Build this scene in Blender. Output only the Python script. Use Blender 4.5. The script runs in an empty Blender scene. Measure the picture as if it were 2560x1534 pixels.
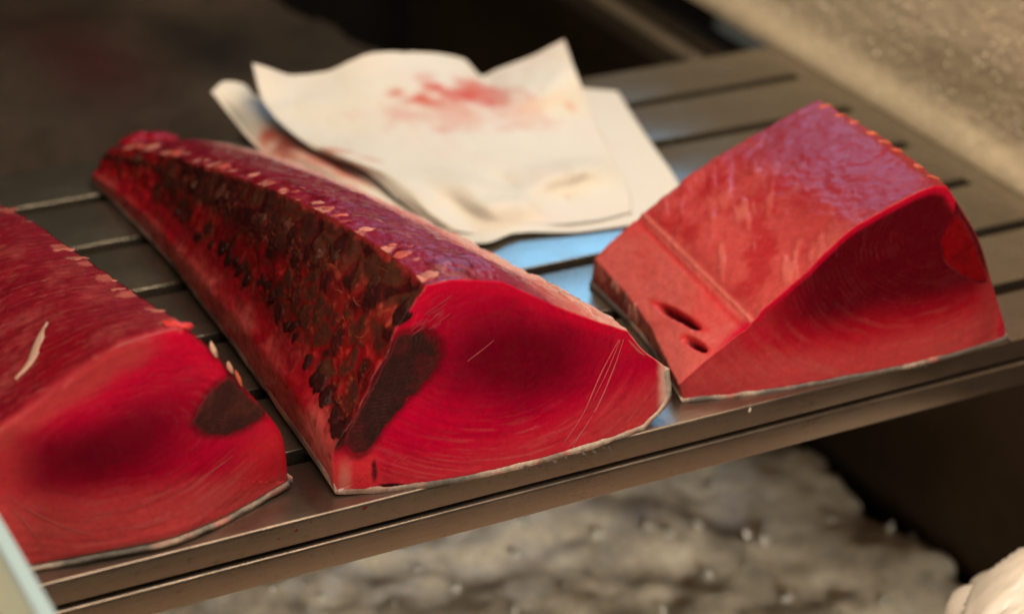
import bpy, bmesh, math, random
import numpy as np
from mathutils import Vector, Matrix

sc = bpy.context.scene
COL = sc.collection
CM = 0.01                       # the scene is laid out in centimetres, built in metres

# ------------------------------------------------------------------ camera
cam_d = bpy.data.cameras.new('camera')
cam_d.sensor_width = 36.0
cam_d.lens = 76.8
cam_d.clip_start = 0.02
cam_d.clip_end = 20.0
cam_d.dof.use_dof = True
cam_d.dof.focus_distance = 0.845
cam_d.dof.aperture_fstop = 5.6
cam = bpy.data.objects.new('camera', cam_d)
COL.objects.link(cam)
R_ = Vector((0.8788246, -0.47508364, 0.04430424))
U_ = Vector((0.19001377, 0.43363548, 0.88082634))
F_ = Vector((0.43767807, 0.76567343, -0.47136196))
M = Matrix((R_, U_, -F_)).transposed().to_4x4()
M.translation = Vector((-69.725, -96.317, 45.381)) * CM
cam.matrix_world = M
sc.camera = cam

# ------------------------------------------------------------------ world and lamps
w = bpy.data.worlds.new('World')
sc.world = w
w.use_nodes = True
bg = w.node_tree.nodes['Background']
bg.inputs[0].default_value = (0.95, 0.93, 0.76, 1)
bg.inputs[1].default_value = 0.05

def area(name, loc, aim, sx, sy, power, color):
    d = bpy.data.lights.new(name, 'AREA')
    d.shape = 'RECTANGLE'
    d.size, d.size_y = sx * CM, sy * CM
    d.energy = power
    d.color = color
    o = bpy.data.objects.new(name, d)
    COL.objects.link(o)
    o.location = Vector(loc) * CM
    o.rotation_euler = (Vector(aim) * CM - o.location).to_track_quat('-Z', 'Y').to_euler()
    return o

area('counter_lamp', (-34, -58, 80), (-30, -26, 0), 50, 18, 4.6, (1.0, 0.83, 0.63))
area('rear_lamp', (-6, -18, 62), (-8, -18, 0), 40, 14, 2.7, (1.0, 0.80, 0.56))
area('front_fill', (-106, -98, 24), (-34, -22, -4), 44, 14, 5.2, (1.0, 0.80, 0.62))  # added fill for the front faces and the ice below the shelf
area('blue_shop_window', (9, 29, 39), (-24, -20, 2), 22, 22, 0.13, (0.22, 0.56, 1.0)).data.spread = math.radians(70)
area('ice_fill', (-36, -82, -6), (-23, -20, -22), 40, 10, 0.30, (1.0, 0.86, 0.68)).data.spread = math.radians(34)  # added low light, brightens the ice under the shelf

sc.view_settings.view_transform = 'Standard'
sc.view_settings.look = 'None'
sc.view_settings.exposure = 0.0
sc.view_settings.gamma = 1.0
sc.cycles.use_denoising = True
sc.cycles.max_bounces = 8

# ------------------------------------------------------------------ helpers
def lin(r, g, b):
    f = lambda c: ((c / 255 + 0.055) / 1.055) ** 2.4 if c > 10 else c / 255 / 12.92
    return np.array([f(r), f(g), f(b)])

def _hash(ix, iy, iz, seed):
    h = (ix * 374761393 + iy * 668265263 + iz * 2147483647 + seed * 974711) & 0xffffffff
    h = ((h ^ (h >> 13)) * 1274126177) & 0xffffffff
    h = ((h ^ (h >> 16)) * 2246822519) & 0xffffffff
    return ((h ^ (h >> 15)) & 0xffffff) / float(0xffffff)

def vnoise(P, scale=1.0, seed=0):
    """value noise in -1..1 at the points P (n,3) given in cm"""
    P = np.asarray(P, float) * scale
    i = np.floor(P).astype(np.int64)
    f = P - i
    f = f * f * (3 - 2 * f)
    out = 0
    for dx in (0, 1):
        for dy in (0, 1):
            for dz in (0, 1):
                wgt = (f[..., 0] if dx else 1 - f[..., 0]) * (f[..., 1] if dy else 1 - f[..., 1]) * (f[..., 2] if dz else 1 - f[..., 2])
                out = out + wgt * _hash(i[..., 0] + dx, i[..., 1] + dy, i[..., 2] + dz, seed)
    return out * 2 - 1

def fbm(P, scale=1.0, seed=0, octaves=4):
    a, s, t = 0, 1.0, 0
    for k in range(octaves):
        a = a + s * vnoise(P, scale * 2 ** k, seed + 17 * k)
        t += s
        s *= 0.5
    return a / t

def worley(P, scale, seed):
    """distance to the nearest and second nearest feature point, and a random number per cell"""
    P = np.asarray(P, float) * scale
    i = np.floor(P).astype(np.int64)
    f1 = np.full(len(P), 9.0); f2 = np.full(len(P), 9.0); cid = np.zeros(len(P))
    for dx in (-1, 0, 1):
        for dy in (-1, 0, 1):
            for dz in (-1, 0, 1):
                jx, jy, jz = i[:, 0] + dx, i[:, 1] + dy, i[:, 2] + dz
                q = np.column_stack([jx + _hash(jx, jy, jz, seed), jy + _hash(jx, jy, jz, seed + 1), jz + _hash(jx, jy, jz, seed + 2)])
                d = np.linalg.norm(P - q, axis=1)
                r = _hash(jx, jy, jz, seed + 3)
                near = d < f1
                f2 = np.where(near, f1, np.minimum(f2, d))
                cid = np.where(near, r, cid)
                f1 = np.where(near, d, f1)
    return f1, f2, cid

def sstep(a, b, x):
    t = np.clip((x - a) / (b - a), 0, 1)
    return t * t * (3 - 2 * t)

def mixc(c, d, t):
    return c * (1 - t[..., None]) + np.asarray(d) * t[..., None]

def mesh_obj(name, V, F, mat, parent=None, col=None, attrs=None, smooth=True):
    """one mesh object from points in cm; the mesh is set at its own centre"""
    V = np.asarray(V, float)
    me = bpy.data.meshes.new(name)
    c = V.mean(axis=0) if len(V) else np.zeros(3)
    me.from_pydata(((V - c) * CM).tolist(), [], [tuple(int(i) for i in f) for f in F])
    if smooth:
        me.polygons.foreach_set('use_smooth', [True] * len(me.polygons))
    if col is not None:
        a = me.attributes.new('tint', 'FLOAT_COLOR', 'POINT')
        c4 = np.ones((len(V), 4))
        c4[:, :3] = np.clip(col, 0, 1)
        a.data.foreach_set('color', c4.ravel())
    for k, v in (attrs or {}).items():
        a = me.attributes.new(k, 'FLOAT', 'POINT')
        a.data.foreach_set('value', np.asarray(v, float))
    if mat:
        me.materials.append(mat)
    me.update()
    o = bpy.data.objects.new(name, me)
    COL.objects.link(o)
    o.location = Vector(c) * CM
    if parent is not None:
        o.parent = parent
        o.location = Vector(c) * CM - parent.location
    return o

def thing(name, label, cat, loc=(0, 0, 0), group=None):
    o = bpy.data.objects.new(name, None)
    COL.objects.link(o)
    o.empty_display_size = 0.02
    o.location = Vector(loc) * CM
    o['label'] = label
    o['category'] = cat
    if group:
        o['group'] = group
    return o

def tag(o, label, cat, group=None):
    o['label'] = label
    o['category'] = cat
    if group:
        o['group'] = group
    return o

def grid_faces(nr, nc, closed=False, off=0):
    r = np.arange(nr - 1)[:, None]
    c = np.arange(nc if closed else nc - 1)[None, :]
    c2 = (c + 1) % nc
    a = r * nc + c
    b = r * nc + c2
    d = (r + 1) * nc + c
    e = (r + 1) * nc + c2
    return (np.stack([a, b, e, d], -1).reshape(-1, 4) + off)

def catmull(P, n):
    """n points along a smooth open curve through P (k,3), end included"""
    P = np.asarray(P, float)
    if len(P) == 2:
        t = np.linspace(0, 1, n)[:, None]
        return P[0] * (1 - t) + P[1] * t
    Q = np.vstack([2 * P[0] - P[1], P, 2 * P[-1] - P[-2]])
    seg = np.linalg.norm(np.diff(P, axis=0), axis=1)
    cum = np.concatenate([[0], np.cumsum(seg)])
    s = np.linspace(0, cum[-1], n)
    k = np.clip(np.searchsorted(cum, s, side='right') - 1, 0, len(seg) - 1)
    t = ((s - cum[k]) / np.maximum(seg[k], 1e-9))[:, None]
    p0, p1, p2, p3 = Q[k], Q[k + 1], Q[k + 2], Q[k + 3]
    return 0.5 * ((2 * p1) + (-p0 + p2) * t + (2 * p0 - 5 * p1 + 4 * p2 - p3) * t ** 2 + (-p0 + 3 * p1 - 3 * p2 + p3) * t ** 3)

# ------------------------------------------------------------------ materials
def new_mat(name):
    m = bpy.data.materials.new(name)
    m.use_nodes = True
    nt = m.node_tree
    return m, nt, nt.nodes['Principled BSDF'], nt.nodes.new, nt.links.new

def setp(b, **kw):
    for k, v in kw.items():
        b.inputs[k.replace('_', ' ')].default_value = v

def noise_node(nt, scale, detail=4, rough=0.6, stretch=None):
    N, L = nt.nodes.new, nt.links.new
    tc = N('ShaderNodeTexCoord')
    n = N('ShaderNodeTexNoise')
    n.inputs['Scale'].default_value = scale
    n.inputs['Detail'].default_value = detail
    n.inputs['Roughness'].default_value = rough
    if stretch:
        mp = N('ShaderNodeMapping')
        mp.inputs['Scale'].default_value = stretch
        L(tc.outputs['Object'], mp.inputs['Vector'])
        L(mp.outputs['Vector'], n.inputs['Vector'])
    else:
        L(tc.outputs['Object'], n.inputs['Vector'])
    return n

def ramp(nt, src, lo, hi, a=0.0, b=1.0):
    mr = nt.nodes.new('ShaderNodeMapRange')
    mr.inputs['From Min'].default_value = lo
    mr.inputs['From Max'].default_value = hi
    mr.inputs['To Min'].default_value = a
    mr.inputs['To Max'].default_value = b
    nt.links.new(src, mr.inputs['Value'])
    return mr.outputs['Result']

def mul_color(nt, col, fac):
    """col * fac (fac a float socket)"""
    v = nt.nodes.new('ShaderNodeVectorMath')
    v.operation = 'SCALE'
    nt.links.new(col, v.inputs[0])
    nt.links.new(fac, v.inputs['Scale'])
    return v.outputs[0]

def mathn(nt, op, a, b):
    m = nt.nodes.new('ShaderNodeMath')
    m.operation = op
    for i, x in enumerate((a, b)):
        if x is None:
            continue
        if isinstance(x, (int, float)):
            m.inputs[i].default_value = x
        else:
            nt.links.new(x, m.inputs[i])
    return m.outputs[0]

def flesh_material(name, rough=0.25, sss=0.22, bump=0.25, coat=0.06, grain=420, contrast=0.13, fibre_bump=0.0004):
    m, nt, b, N, L = new_mat(name)
    at = N('ShaderNodeAttribute'); at.attribute_name = 'tint'
    n1 = noise_node(nt, grain, 5, 0.65)
    f = ramp(nt, n1.outputs['Fac'], 0.25, 0.75, 1 - contrast, 1 + contrast)
    c = mul_color(nt, at.outputs['Color'], f)
    # muscle fibres: fine lines that follow the value 'fibre'
    fa = N('ShaderNodeAttribute'); fa.attribute_name = 'fibre'
    am = N('ShaderNodeAttribute'); am.attribute_name = 'fibre_amount'
    n2 = noise_node(nt, 70, 4, 0.6)
    ph = mathn(nt, 'ADD', fa.outputs['Fac'], mathn(nt, 'MULTIPLY', n2.outputs['Fac'], 9.0))
    s = mathn(nt, 'SINE', ph, None)
    s4 = mathn(nt, 'POWER', mathn(nt, 'ADD', mathn(nt, 'MULTIPLY', s, 0.5), 0.5), 5.0)
    n3 = noise_node(nt, 130, 4, 0.7)
    gate = ramp(nt, n3.outputs['Fac'], 0.44, 0.66)
    line = mathn(nt, 'MULTIPLY', mathn(nt, 'MULTIPLY', s4, am.outputs['Fac']), gate)
    mx = N('ShaderNodeMix'); mx.data_type = 'RGBA'
    L(line, mx.inputs['Factor'])
    L(c, mx.inputs['A'])
    mx.inputs['B'].default_value = (0.72, 0.22, 0.20, 1)
    L(mx.outputs['Result'], b.inputs['Base Color'])
    n4 = noise_node(nt, 700, 4, 0.7)
    h = mathn(nt, 'ADD', mathn(nt, 'MULTIPLY', n1.outputs['Fac'], 0.0012), mathn(nt, 'MULTIPLY', n4.outputs['Fac'], 0.0005))
    h = mathn(nt, 'ADD', h, mathn(nt, 'MULTIPLY', line, fibre_bump))
    bp = N('ShaderNodeBump')
    bp.inputs['Strength'].default_value = bump
    bp.inputs['Distance'].default_value = 1.0
    L(h, bp.inputs['Height'])
    L(bp.outputs['Normal'], b.inputs['Normal'])
    L(bp.outputs['Normal'], b.inputs['Coat Normal'])
    n5 = noise_node(nt, 120, 3, 0.6)
    L(ramp(nt, n5.outputs['Fac'], 0.3, 0.7, rough - 0.1, rough + 0.14), b.inputs['Roughness'])
    setp(b, Subsurface_Weight=sss, Subsurface_Radius=(1.0, 0.18, 0.12), Subsurface_Scale=0.004,
         Coat_Weight=coat, Coat_Roughness=0.12, IOR=1.4, Specular_IOR_Level=0.22)
    return m

MAT_FLESH = flesh_material('tuna_flesh')
MAT_DARK = flesh_material('dark_muscle', rough=0.5, sss=0.05, bump=0.6, coat=0.12, grain=520, contrast=0.35, fibre_bump=0.0012)
MAT_CHUNK = flesh_material('torn_dark_meat', rough=0.45, sss=0.08, bump=0.4, coat=0.10, grain=300, contrast=0.35)
MAT_FAT = flesh_material('fat', rough=0.4, sss=0.3, bump=0.3, coat=0.2, grain=500, contrast=0.15)
MAT_SKIN = flesh_material('fish_skin', rough=0.42, sss=0.1, bump=0.5, coat=0.15, grain=600, contrast=0.3)

def steel(name, base, rough, bump=0.0004, spots=True, metal=1.0, stretch=(12, 400, 400)):
    m, nt, b, N, L = new_mat(name)
    n = noise_node(nt, 6, 6, 0.7, stretch)
    n2 = noise_node(nt, 22, 5, 0.6)
    n3 = noise_node(nt, 260, 3, 0.7)
    f = mathn(nt, 'MULTIPLY', ramp(nt, n.outputs['Fac'], 0.2, 0.8, 0.82, 1.14), ramp(nt, n2.outputs['Fac'], 0.3, 0.75, 0.9, 1.08))
    if spots:
        f = mathn(nt, 'MULTIPLY', f, ramp(nt, n3.outputs['Fac'], 0.30, 0.42, 0.8, 1.0))
    rgb = N('ShaderNodeRGB'); rgb.outputs[0].default_value = (*base, 1)
    L(mul_color(nt, rgb.outputs[0], f), b.inputs['Base Color'])
    L(mathn(nt, 'ADD', ramp(nt, n2.outputs['Fac'], 0.3, 0.7, rough - 0.06, rough + 0.1), ramp(nt, n.outputs['Fac'], 0.2, 0.8, -0.05, 0.05)), b.inputs['Roughness'])
    bp = N('ShaderNodeBump'); bp.inputs['Strength'].default_value = 0.15; bp.inputs['Distance'].default_value = bump
    L(n.outputs['Fac'], bp.inputs['Height'])
    L(bp.outputs['Normal'], b.inputs['Normal'])
    setp(b, Metallic=metal)
    return m

MAT_STEEL = steel('brushed_steel', (0.31, 0.275, 0.22), 0.21, metal=0.82)
MAT_LIP = steel('brushed_steel_lip', (0.27, 0.215, 0.175), 0.31, metal=0.88)
MAT_DIM = steel('dull_steel', (0.10, 0.09, 0.08), 0.5)

def stone(name, base, rough=0.7, scale=300, amp=0.25, bump=0.4, speck=None):
    m, nt, b, N, L = new_mat(name)
    n = noise_node(nt, scale, 5, 0.65)
    n2 = noise_node(nt, scale / 9, 4, 0.6)
    f = mathn(nt, 'MULTIPLY', ramp(nt, n.outputs['Fac'], 0.25, 0.75, 1 - amp, 1 + amp), ramp(nt, n2.outputs['Fac'], 0.25, 0.75, 0.85, 1.15))
    rgb = N('ShaderNodeRGB'); rgb.outputs[0].default_value = (*base, 1)
    c = mul_color(nt, rgb.outputs[0], f)
    if speck:
        v = N('ShaderNodeTexVoronoi'); v.inputs['Scale'].default_value = speck
        tc = N('ShaderNodeTexCoord'); L(tc.outputs['Object'], v.inputs['Vector'])
        mx = N('ShaderNodeMix'); mx.data_type = 'RGBA'
        L(ramp(nt, v.outputs['Distance'], 0.06, 0.16, 0.75, 0.0), mx.inputs['Factor'])
        L(c, mx.inputs['A']); mx.inputs['B'].default_value = (0.86, 0.80, 0.68, 1)
        c = mx.outputs['Result']
    L(c, b.inputs['Base Color'])
    bp = N('ShaderNodeBump'); bp.inputs['Strength'].default_value = bump; bp.inputs['Distance'].default_value = 0.0015
    L(n.outputs['Fac'], bp.inputs['Height'])
    L(bp.outputs['Normal'], b.inputs['Normal'])
    setp(b, Roughness=rough, Specular_IOR_Level=0.2)
    return m

MAT_TRAY = stone('brown_tray', (0.30, 0.19, 0.09), 0.6, 60, 0.2, 0.1)

# ------------------------------------------------------------------ the shelf
X0, X1, XE = -84.0, 0.0, 1.55
YF = -34.12

def extrude_x(name, prof, x0, x1, mat, parent, nx=2):
    """profile (y,z) closed, extruded along x with end caps"""
    prof = np.asarray(prof, float)
    n = len(prof)
    xs = np.linspace(x0, x1, nx)
    V = np.concatenate([np.column_stack([np.full(n, x), prof[:, 0], prof[:, 1]]) for x in xs])
    F = [tuple(f) for f in grid_faces(nx, n, True)]
    F.append(tuple(range(n - 1, -1, -1)))
    F.append(tuple((nx - 1) * n + i for i in range(n)))
    o = mesh_obj(name, V, F, mat, parent, smooth=True)
    me = o.data
    bm = bmesh.new(); bm.from_mesh(me)
    bmesh.ops.recalc_face_normals(bm, faces=bm.faces)
    for e in bm.edges:
        if len(e.link_faces) == 2 and e.calc_face_angle() > math.radians(40):
            e.smooth = False
    bm.to_mesh(me); bm.free()
    return o

def round_rect(y0, y1, z0, z1, r, seg=5):
    P = []
    for cy, cz, a0 in ((y1 - r, z1 - r, 0), (y0 + r, z1 - r, 90), (y0 + r, z0 + r, 180), (y1 - r, z0 + r, 270)):
        for k in range(seg + 1):
            a = math.radians(a0 + 90 * k / seg)
            P.append((cy + r * math.cos(a), cz + r * math.sin(a)))
    return P

shelf = thing('display_shelf', 'slotted brushed steel display shelf the tuna blocks lie on', 'shelf', (-40, -17, -1.2))
for k in range(6):
    ya = -0.75 if k == 0 else -5.0 * k - 0.42
    yb = -5.0 * (k + 1) + 0.42
    extrude_x('slat', round_rect(yb, ya, -0.7, 0.0, 0.07), X0, X1, MAT_STEEL, shelf)
# last slat folds down into the front lip
r = 0.13
prof = [(-30.42, -0.16), (-30.47, -0.05), (-30.58, 0.0)]
for k in range(6):
    a = math.radians(90 + 90 * k / 5)
    prof.append((YF + r + r * math.cos(a), -r + r * math.sin(a)))
prof += [(YF, -1.02), (YF + 0.12, -1.06), (YF + 0.2, -1.0), (YF + 0.2, -0.45), (-30.42, -0.45)]
extrude_x('front_lip', prof, X0, XE, MAT_LIP, shelf)
extrude_x('end_plate', [(-30.4, -0.7), (-0.75, -0.7), (-0.75, 0.0), (-30.4, 0.0)], X1 + 0.0005, XE, MAT_STEEL, shelf)
extrude_x('under_tray', [(-33.0, -2.6), (-1.0, -2.6), (-1.0, -2.4), (-33.0, -2.4)], X0, XE, MAT_TRAY, shelf)
extrude_x('back_rail', round_rect(1.2, 2.2, -2.6, -1.4, 0.15), X0, -6, MAT_DIM, shelf)

rail = extrude_x('support_rail', round_rect(YF - 0.16, -32.8, -2.42, -1.22, 0.12), X0, XE, MAT_LIP, None)
tag(rail, 'steel support bar running under the front lip of the shelf', 'rail')

# ------------------------------------------------------------------ the tuna blocks
class Loin:
    """A block lofted through closed sections. Every section has the same key points; `corners`
    are the keys that stay sharp. Column 0 is key 0."""
    def __init__(self, sections, corners, N, rows, skin=None, seed=1, rough=0.05):
        self.corners = corners
        K = len(sections[0])
        secs = [np.asarray(s, float) for s in sections]
        if skin:                                           # keys under the skin move in by its thickness
            pass
        cs = list(corners) + [corners[0] + K]
        front = np.vstack([secs[0], secs[0]])
        lens = []
        for a, b in zip(cs[:-1], cs[1:]):
            lens.append(np.linalg.norm(np.diff(front[a:b + 1], axis=0), axis=1).sum())
        cnt = [max(8, int(round(N * l / sum(lens)))) for l in lens]
        self.cnt = cnt
        self.start = np.concatenate([[0], np.cumsum(cnt)]).astype(int)
        C = []
        for s in secs:
            d = np.vstack([s, s])
            C.append(np.vstack([catmull(d[a:b + 1], n + 1)[:-1] for (a, b), n in zip(zip(cs[:-1], cs[1:]), cnt)]))
        C = np.array(C)                                    # sections x N x 3
        self.N = C.shape[1]
        dist = np.concatenate([[0], np.cumsum(np.linalg.norm(np.diff(C.mean(axis=1), axis=0), axis=1))])
        t = np.linspace(0, 1, rows) ** 1.0 * dist[-1]
        k = np.clip(np.searchsorted(dist, t, side='right') - 1, 0, len(dist) - 2)
        f = ((t - dist[k]) / (dist[k + 1] - dist[k]))[:, None, None]
        Q = np.concatenate([2 * C[:1] - C[1:2], C, 2 * C[-1:] - C[-2:-1]])
        p0, p1, p2, p3 = Q[k], Q[k + 1], Q[k + 2], Q[k + 3]
        if len(secs) > 2:
            G = 0.5 * ((2 * p1) + (-p0 + p2) * f + (2 * p0 - 5 * p1 + 4 * p2 - p3) * f ** 2 + (-p0 + 3 * p1 - 3 * p2 + p3) * f ** 3)
        else:
            G = p1 * (1 - f) + p2 * f
        self.G = G                                         # rows x N x 3, row 0 is the cut front
        self.t = t / dist[-1]
        self.len = dist[-1]

    def seg(self, j):
        return slice(self.start[j], self.start[j + 1])

    def at(self, j, q, t):
        """surface point and outward normal at fraction q of segment j and fraction t of the length"""
        G = self.G
        c = self.start[j] + np.clip(q, 0, 0.999) * self.cnt[j]
        r = np.clip(t, 0, 0.999) * (G.shape[0] - 1)
        c0, r0 = int(c), int(r)
        c1, r1 = (c0 + 1) % self.N, min(r0 + 1, G.shape[0] - 1)
        fc, fr = c - c0, r - r0
        P = (G[r0, c0] * (1 - fc) + G[r0, c1] * fc) * (1 - fr) + (G[r1, c0] * (1 - fc) + G[r1, c1] * fc) * fr
        r9 = max(0, r0 - 3); r8 = min(G.shape[0] - 1, r0 + 3)
        du = G[r0, (c0 + 4) % self.N] - G[r0, c0 - 4]
        dv = G[r8, c0] - G[r9, c0]
        n = np.cross(du, dv)
        n /= np.linalg.norm(n) + 1e-9
        ctr = G[r0].mean(axis=0)
        if n @ (P - ctr) < 0:
            n = -n
        dv = dv / (np.linalg.norm(dv) + 1e-9)
        return P, n, dv

def build_flesh(loin, parent, paint_side, paint_front, rings=70, rnd=0.10, rough_amp=0.05, shrink=None, hollow=None, cap_bulge=0.0):
    G = loin.G.copy()
    R, N = G.shape[:2]
    ctr = G.mean(axis=1, keepdims=True)
    seg_id = np.zeros(N, int); seg_q = np.zeros(N)
    for j in range(len(loin.cnt)):
        seg_id[loin.seg(j)] = j
        seg_q[loin.seg(j)] = np.arange(loin.cnt[j]) / loin.cnt[j]
    # normals of the loft
    du = np.roll(G, -1, axis=1) - np.roll(G, 1, axis=1)
    dv = np.gradient(G, axis=0)
    nn = np.cross(du, dv)
    nn /= np.linalg.norm(nn, axis=2, keepdims=True) + 1e-9
    s = np.sign(((G - ctr) * nn).sum(axis=2, keepdims=True))
    s[s == 0] = 1
    s = np.sign(s.sum())
    nn = nn * s
    P = G.reshape(-1, 3)
    Tt = np.repeat(loin.t, N); SI = np.tile(seg_id, R); SQ = np.tile(seg_q, R)
    fade = sstep(0, 0.35, Tt * loin.len)
    bottom = np.isin(SI, shrink) if shrink else np.zeros(len(P), bool)
    amp = rough_amp * (fbm(P, 1.1, 5, 3) + 0.5 * fbm(P, 4.0, 8, 3)) * np.where(bottom, 0.2, 1.0)
    d = amp * (0.25 + 0.75 * fade)
    if hollow is not None:
        d = d + hollow(P, SI, SQ, Tt)
    if shrink:
        bm_ = np.isin(seg_id, shrink).astype(float)
        ker = np.ones(13) / 13
        soft = np.convolve(np.concatenate([bm_[-20:], bm_, bm_[:20]]), ker, 'same')[20:-20]
        d = d - 0.10 * np.tile(soft, R)
    Pd = P + nn.reshape(-1, 3) * d[:, None]
    Pd = Pd.reshape(R, N, 3)
    # rounded front edge
    pre = []
    steps = 5
    axis = (G[1].mean(axis=0) - G[0].mean(axis=0)); axis /= np.linalg.norm(axis)
    # row 0 becomes the rim of the cap, set in by rnd
    cen = Pd[0].mean(axis=0)
    rad = np.linalg.norm(Pd[0] - cen, axis=1)[:, None]
    rows = []
    for k in range(steps):
        a = math.pi / 2 * k / (steps - 1)
        inset = rnd * (1 - math.sin(a)); back = rnd * (1 - math.cos(a))
        rows.append(Pd[0] + (cen - Pd[0]) / rad * inset + axis * back)
    first = 1
    while ((G[first].mean(axis=0) - G[0].mean(axis=0)) @ axis) < rnd * 1.3:
        first += 1
    body = np.concatenate([np.array(rows), Pd[first:]])
    tb = np.concatenate([np.zeros(steps), loin.t[first:]])
    RB = body.shape[0]
    Vb = body.reshape(-1, 3)
    # front cap, rings toward the middle
    rim = rows[0]
    ss = np.linspace(1, 0.012, rings)[1:]
    cap = np.array([cen + (rim - cen) * k for k in ss])
    capP = cap.reshape(-1, 3)
    # the cut is one smooth, slightly bellied surface: fit it to the rim, keep the rim's own offsets only near it
    def belly(P):
        d2 = (P[:, None, 0] - rim[None, :, 0]) ** 2 + (P[:, None, 2] - rim[None, :, 2]) ** 2
        wt = (d2 + 0.05) ** -1.1 * ds
        return (wt * rim[None, :, 1]).sum(axis=1) / wt.sum(axis=1)
    ds = np.linalg.norm(np.roll(rim, -1, axis=0) - rim, axis=1)[None, :]
    e0 = np.repeat(1 - ss, N)
    capP[:, 1] = belly(capP)
    capP[:, 1] += np.tile(rim[:, 1] - belly(rim), len(ss)) * sstep(0.12, 0.0, e0)
    cen = cen.copy(); cen[1] = belly(cen[None])[0]
    capd = 0.035 * fbm(capP, 0.9, 31, 3) + 0.012 * fbm(capP, 5, 33, 3)
    edge = np.repeat(1 - ss, N)
    capP = capP + axis * (capd * sstep(0, 0.08, edge))[:, None] - axis * (cap_bulge * sstep(0, 0.7, edge))[:, None]
    # faces
    F = [grid_faces(RB, N, True)]
    off = RB * N
    capidx = np.vstack([np.arange(N)[None, :], off + np.arange((rings - 1) * N).reshape(rings - 1, N)])
    a = capidx[:-1]; b = np.roll(capidx, -1, axis=1)[:-1]; c = np.roll(capidx, -1, axis=1)[1:]; e = capidx[1:]
    F.append(np.stack([a, e, c, b], -1).reshape(-1, 4))
    V = np.vstack([Vb, capP, [cen - axis * cap_bulge], [body[-1].mean(axis=0)]])
    ic, ib = len(V) - 2, len(V) - 1
    Fl = np.concatenate(F).tolist()
    last = capidx[-1]
    Fl += [(int(last[i]), int(ic), int(last[(i + 1) % N])) for i in range(N)]
    lb = (RB - 1) * N
    Fl += [(lb + (i + 1) % N, ib, lb + i) for i in range(N)]
    # colours
    SIb = np.tile(seg_id, RB); SQb = np.tile(seg_q, RB); Tb = np.repeat(tb, N)
    cs, fs, as_ = paint_side(Vb, SIb, SQb, Tb, loin)
    frontP = np.vstack([capP, [cen]])
    er = np.concatenate([edge, [1.0]])
    cf, ff, af = paint_front(frontP, er, loin)
    # the rounded rim takes the colour of the front
    cr, fr, ar = paint_front(Vb[:steps * N], np.zeros(steps * N), loin)
    wgt = 1 - sstep(0, steps - 1, np.repeat(np.arange(steps), N).astype(float))
    cs[:steps * N] = cs[:steps * N] * (1 - wgt[:, None]) + cr * wgt[:, None]
    col = np.vstack([cs, cf, cs[-1:]])
    fib = np.concatenate([fs, ff, [0]]); am = np.concatenate([as_, af, [0]])
    o = mesh_obj('flesh', V, Fl, MAT_FLESH, parent, col, {'fibre': fib, 'fibre_amount': am})
    bm = bmesh.new(); bm.from_mesh(o.data)
    bmesh.ops.recalc_face_normals(bm, faces=bm.faces)
    bm.to_mesh(o.data); bm.free()
    loin.cap = (capP, axis)
    return o

def build_skin(loin, parent, segs, col_fn, th=0.16, proud=0.05, extend=(0, 0), seed=3, thick=None):
    """the strip of skin round the belly side, as thick as the pale rim that shows at the cut"""
    idx = np.concatenate([np.arange(loin.start[j], loin.start[j + 1]) for j in segs])
    a, b = extend
    idx = np.concatenate([np.arange(idx[0] - a, idx[0]), idx, np.arange(idx[-1] + 1, idx[-1] + 1 + b)]) % loin.N
    G = loin.G
    rowsel = np.unique(np.concatenate([[0, 1, 2, 3], np.linspace(3, G.shape[0] - 1, 50).astype(int)]))
    G = G[rowsel]
    ctr = loin.G[rowsel].mean(axis=1, keepdims=True)
    O = G[:, idx]
    n = ctr - O
    tang = np.gradient(O, axis=1)
    tang /= np.linalg.norm(tang, axis=2, keepdims=True) + 1e-9
    n = n - (n * tang).sum(axis=2, keepdims=True) * tang
    n /= np.linalg.norm(n, axis=2, keepdims=True) + 1e-9
    tap = np.ones(len(idx))
    if b:
        tap[-b:] = np.linspace(1, 0.15, b)
    if a:
        tap[:a] = np.linspace(0.15, 1, a)
    I = O + n * ((th if thick is None else th + thick(O)[..., None]) * tap[None, :, None])
    axis = (loin.G[1].mean(axis=0) - loin.G[0].mean(axis=0)); axis /= np.linalg.norm(axis)
    rag = 0.05 * fbm(O[0] * [1, 0, 0] + [0, seed, 0], 2.2, seed, 4)
    ragI = 0.10 * fbm(O[0] * [1, 0, 0] + [0, seed + 9, 0], 1.6, seed + 4, 4)
    O[0] -= axis * (proud + rag)[:, None]
    I[0] -= axis * (proud + rag)[:, None]
    I[0] += n[0] * ragI[:, None]
    O[1] += 0; 
    R, N = O.shape[:2]
    wig = 0.05 * fbm(O.reshape(-1, 3) + seed, 1.2, seed, 3).reshape(R, N)
    O = O + n * (np.maximum(wig, -0.02) - 0.035)[..., None]
    V = np.vstack([O.reshape(-1, 3), I.reshape(-1, 3)])
    m = R * N
    F = grid_faces(R, N).tolist() + grid_faces(R, N, off=m)[:, ::-1].tolist()
    F += [(i, m + i, m + i + 1, i + 1) for i in range(N - 1)]
    F += [(r * N, (r + 1) * N, m + (r + 1) * N, m + r * N) for r in range(R - 1)]
    F += [(r * N + N - 1, m + r * N + N - 1, m + (r + 1) * N + N - 1, (r + 1) * N + N - 1) for r in range(R - 1)]
    F += [((R - 1) * N + i, (R - 1) * N + i + 1, m + (R - 1) * N + i + 1, m + (R - 1) * N + i) for i in range(N - 1)]
    col = col_fn(V)
    o = mesh_obj('skin', V, F, MAT_SKIN, parent, col)
    bm = bmesh.new(); bm.from_mesh(o.data)
    bmesh.ops.recalc_face_normals(bm, faces=bm.faces)
    bm.to_mesh(o.data); bm.free()
    return o

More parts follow.
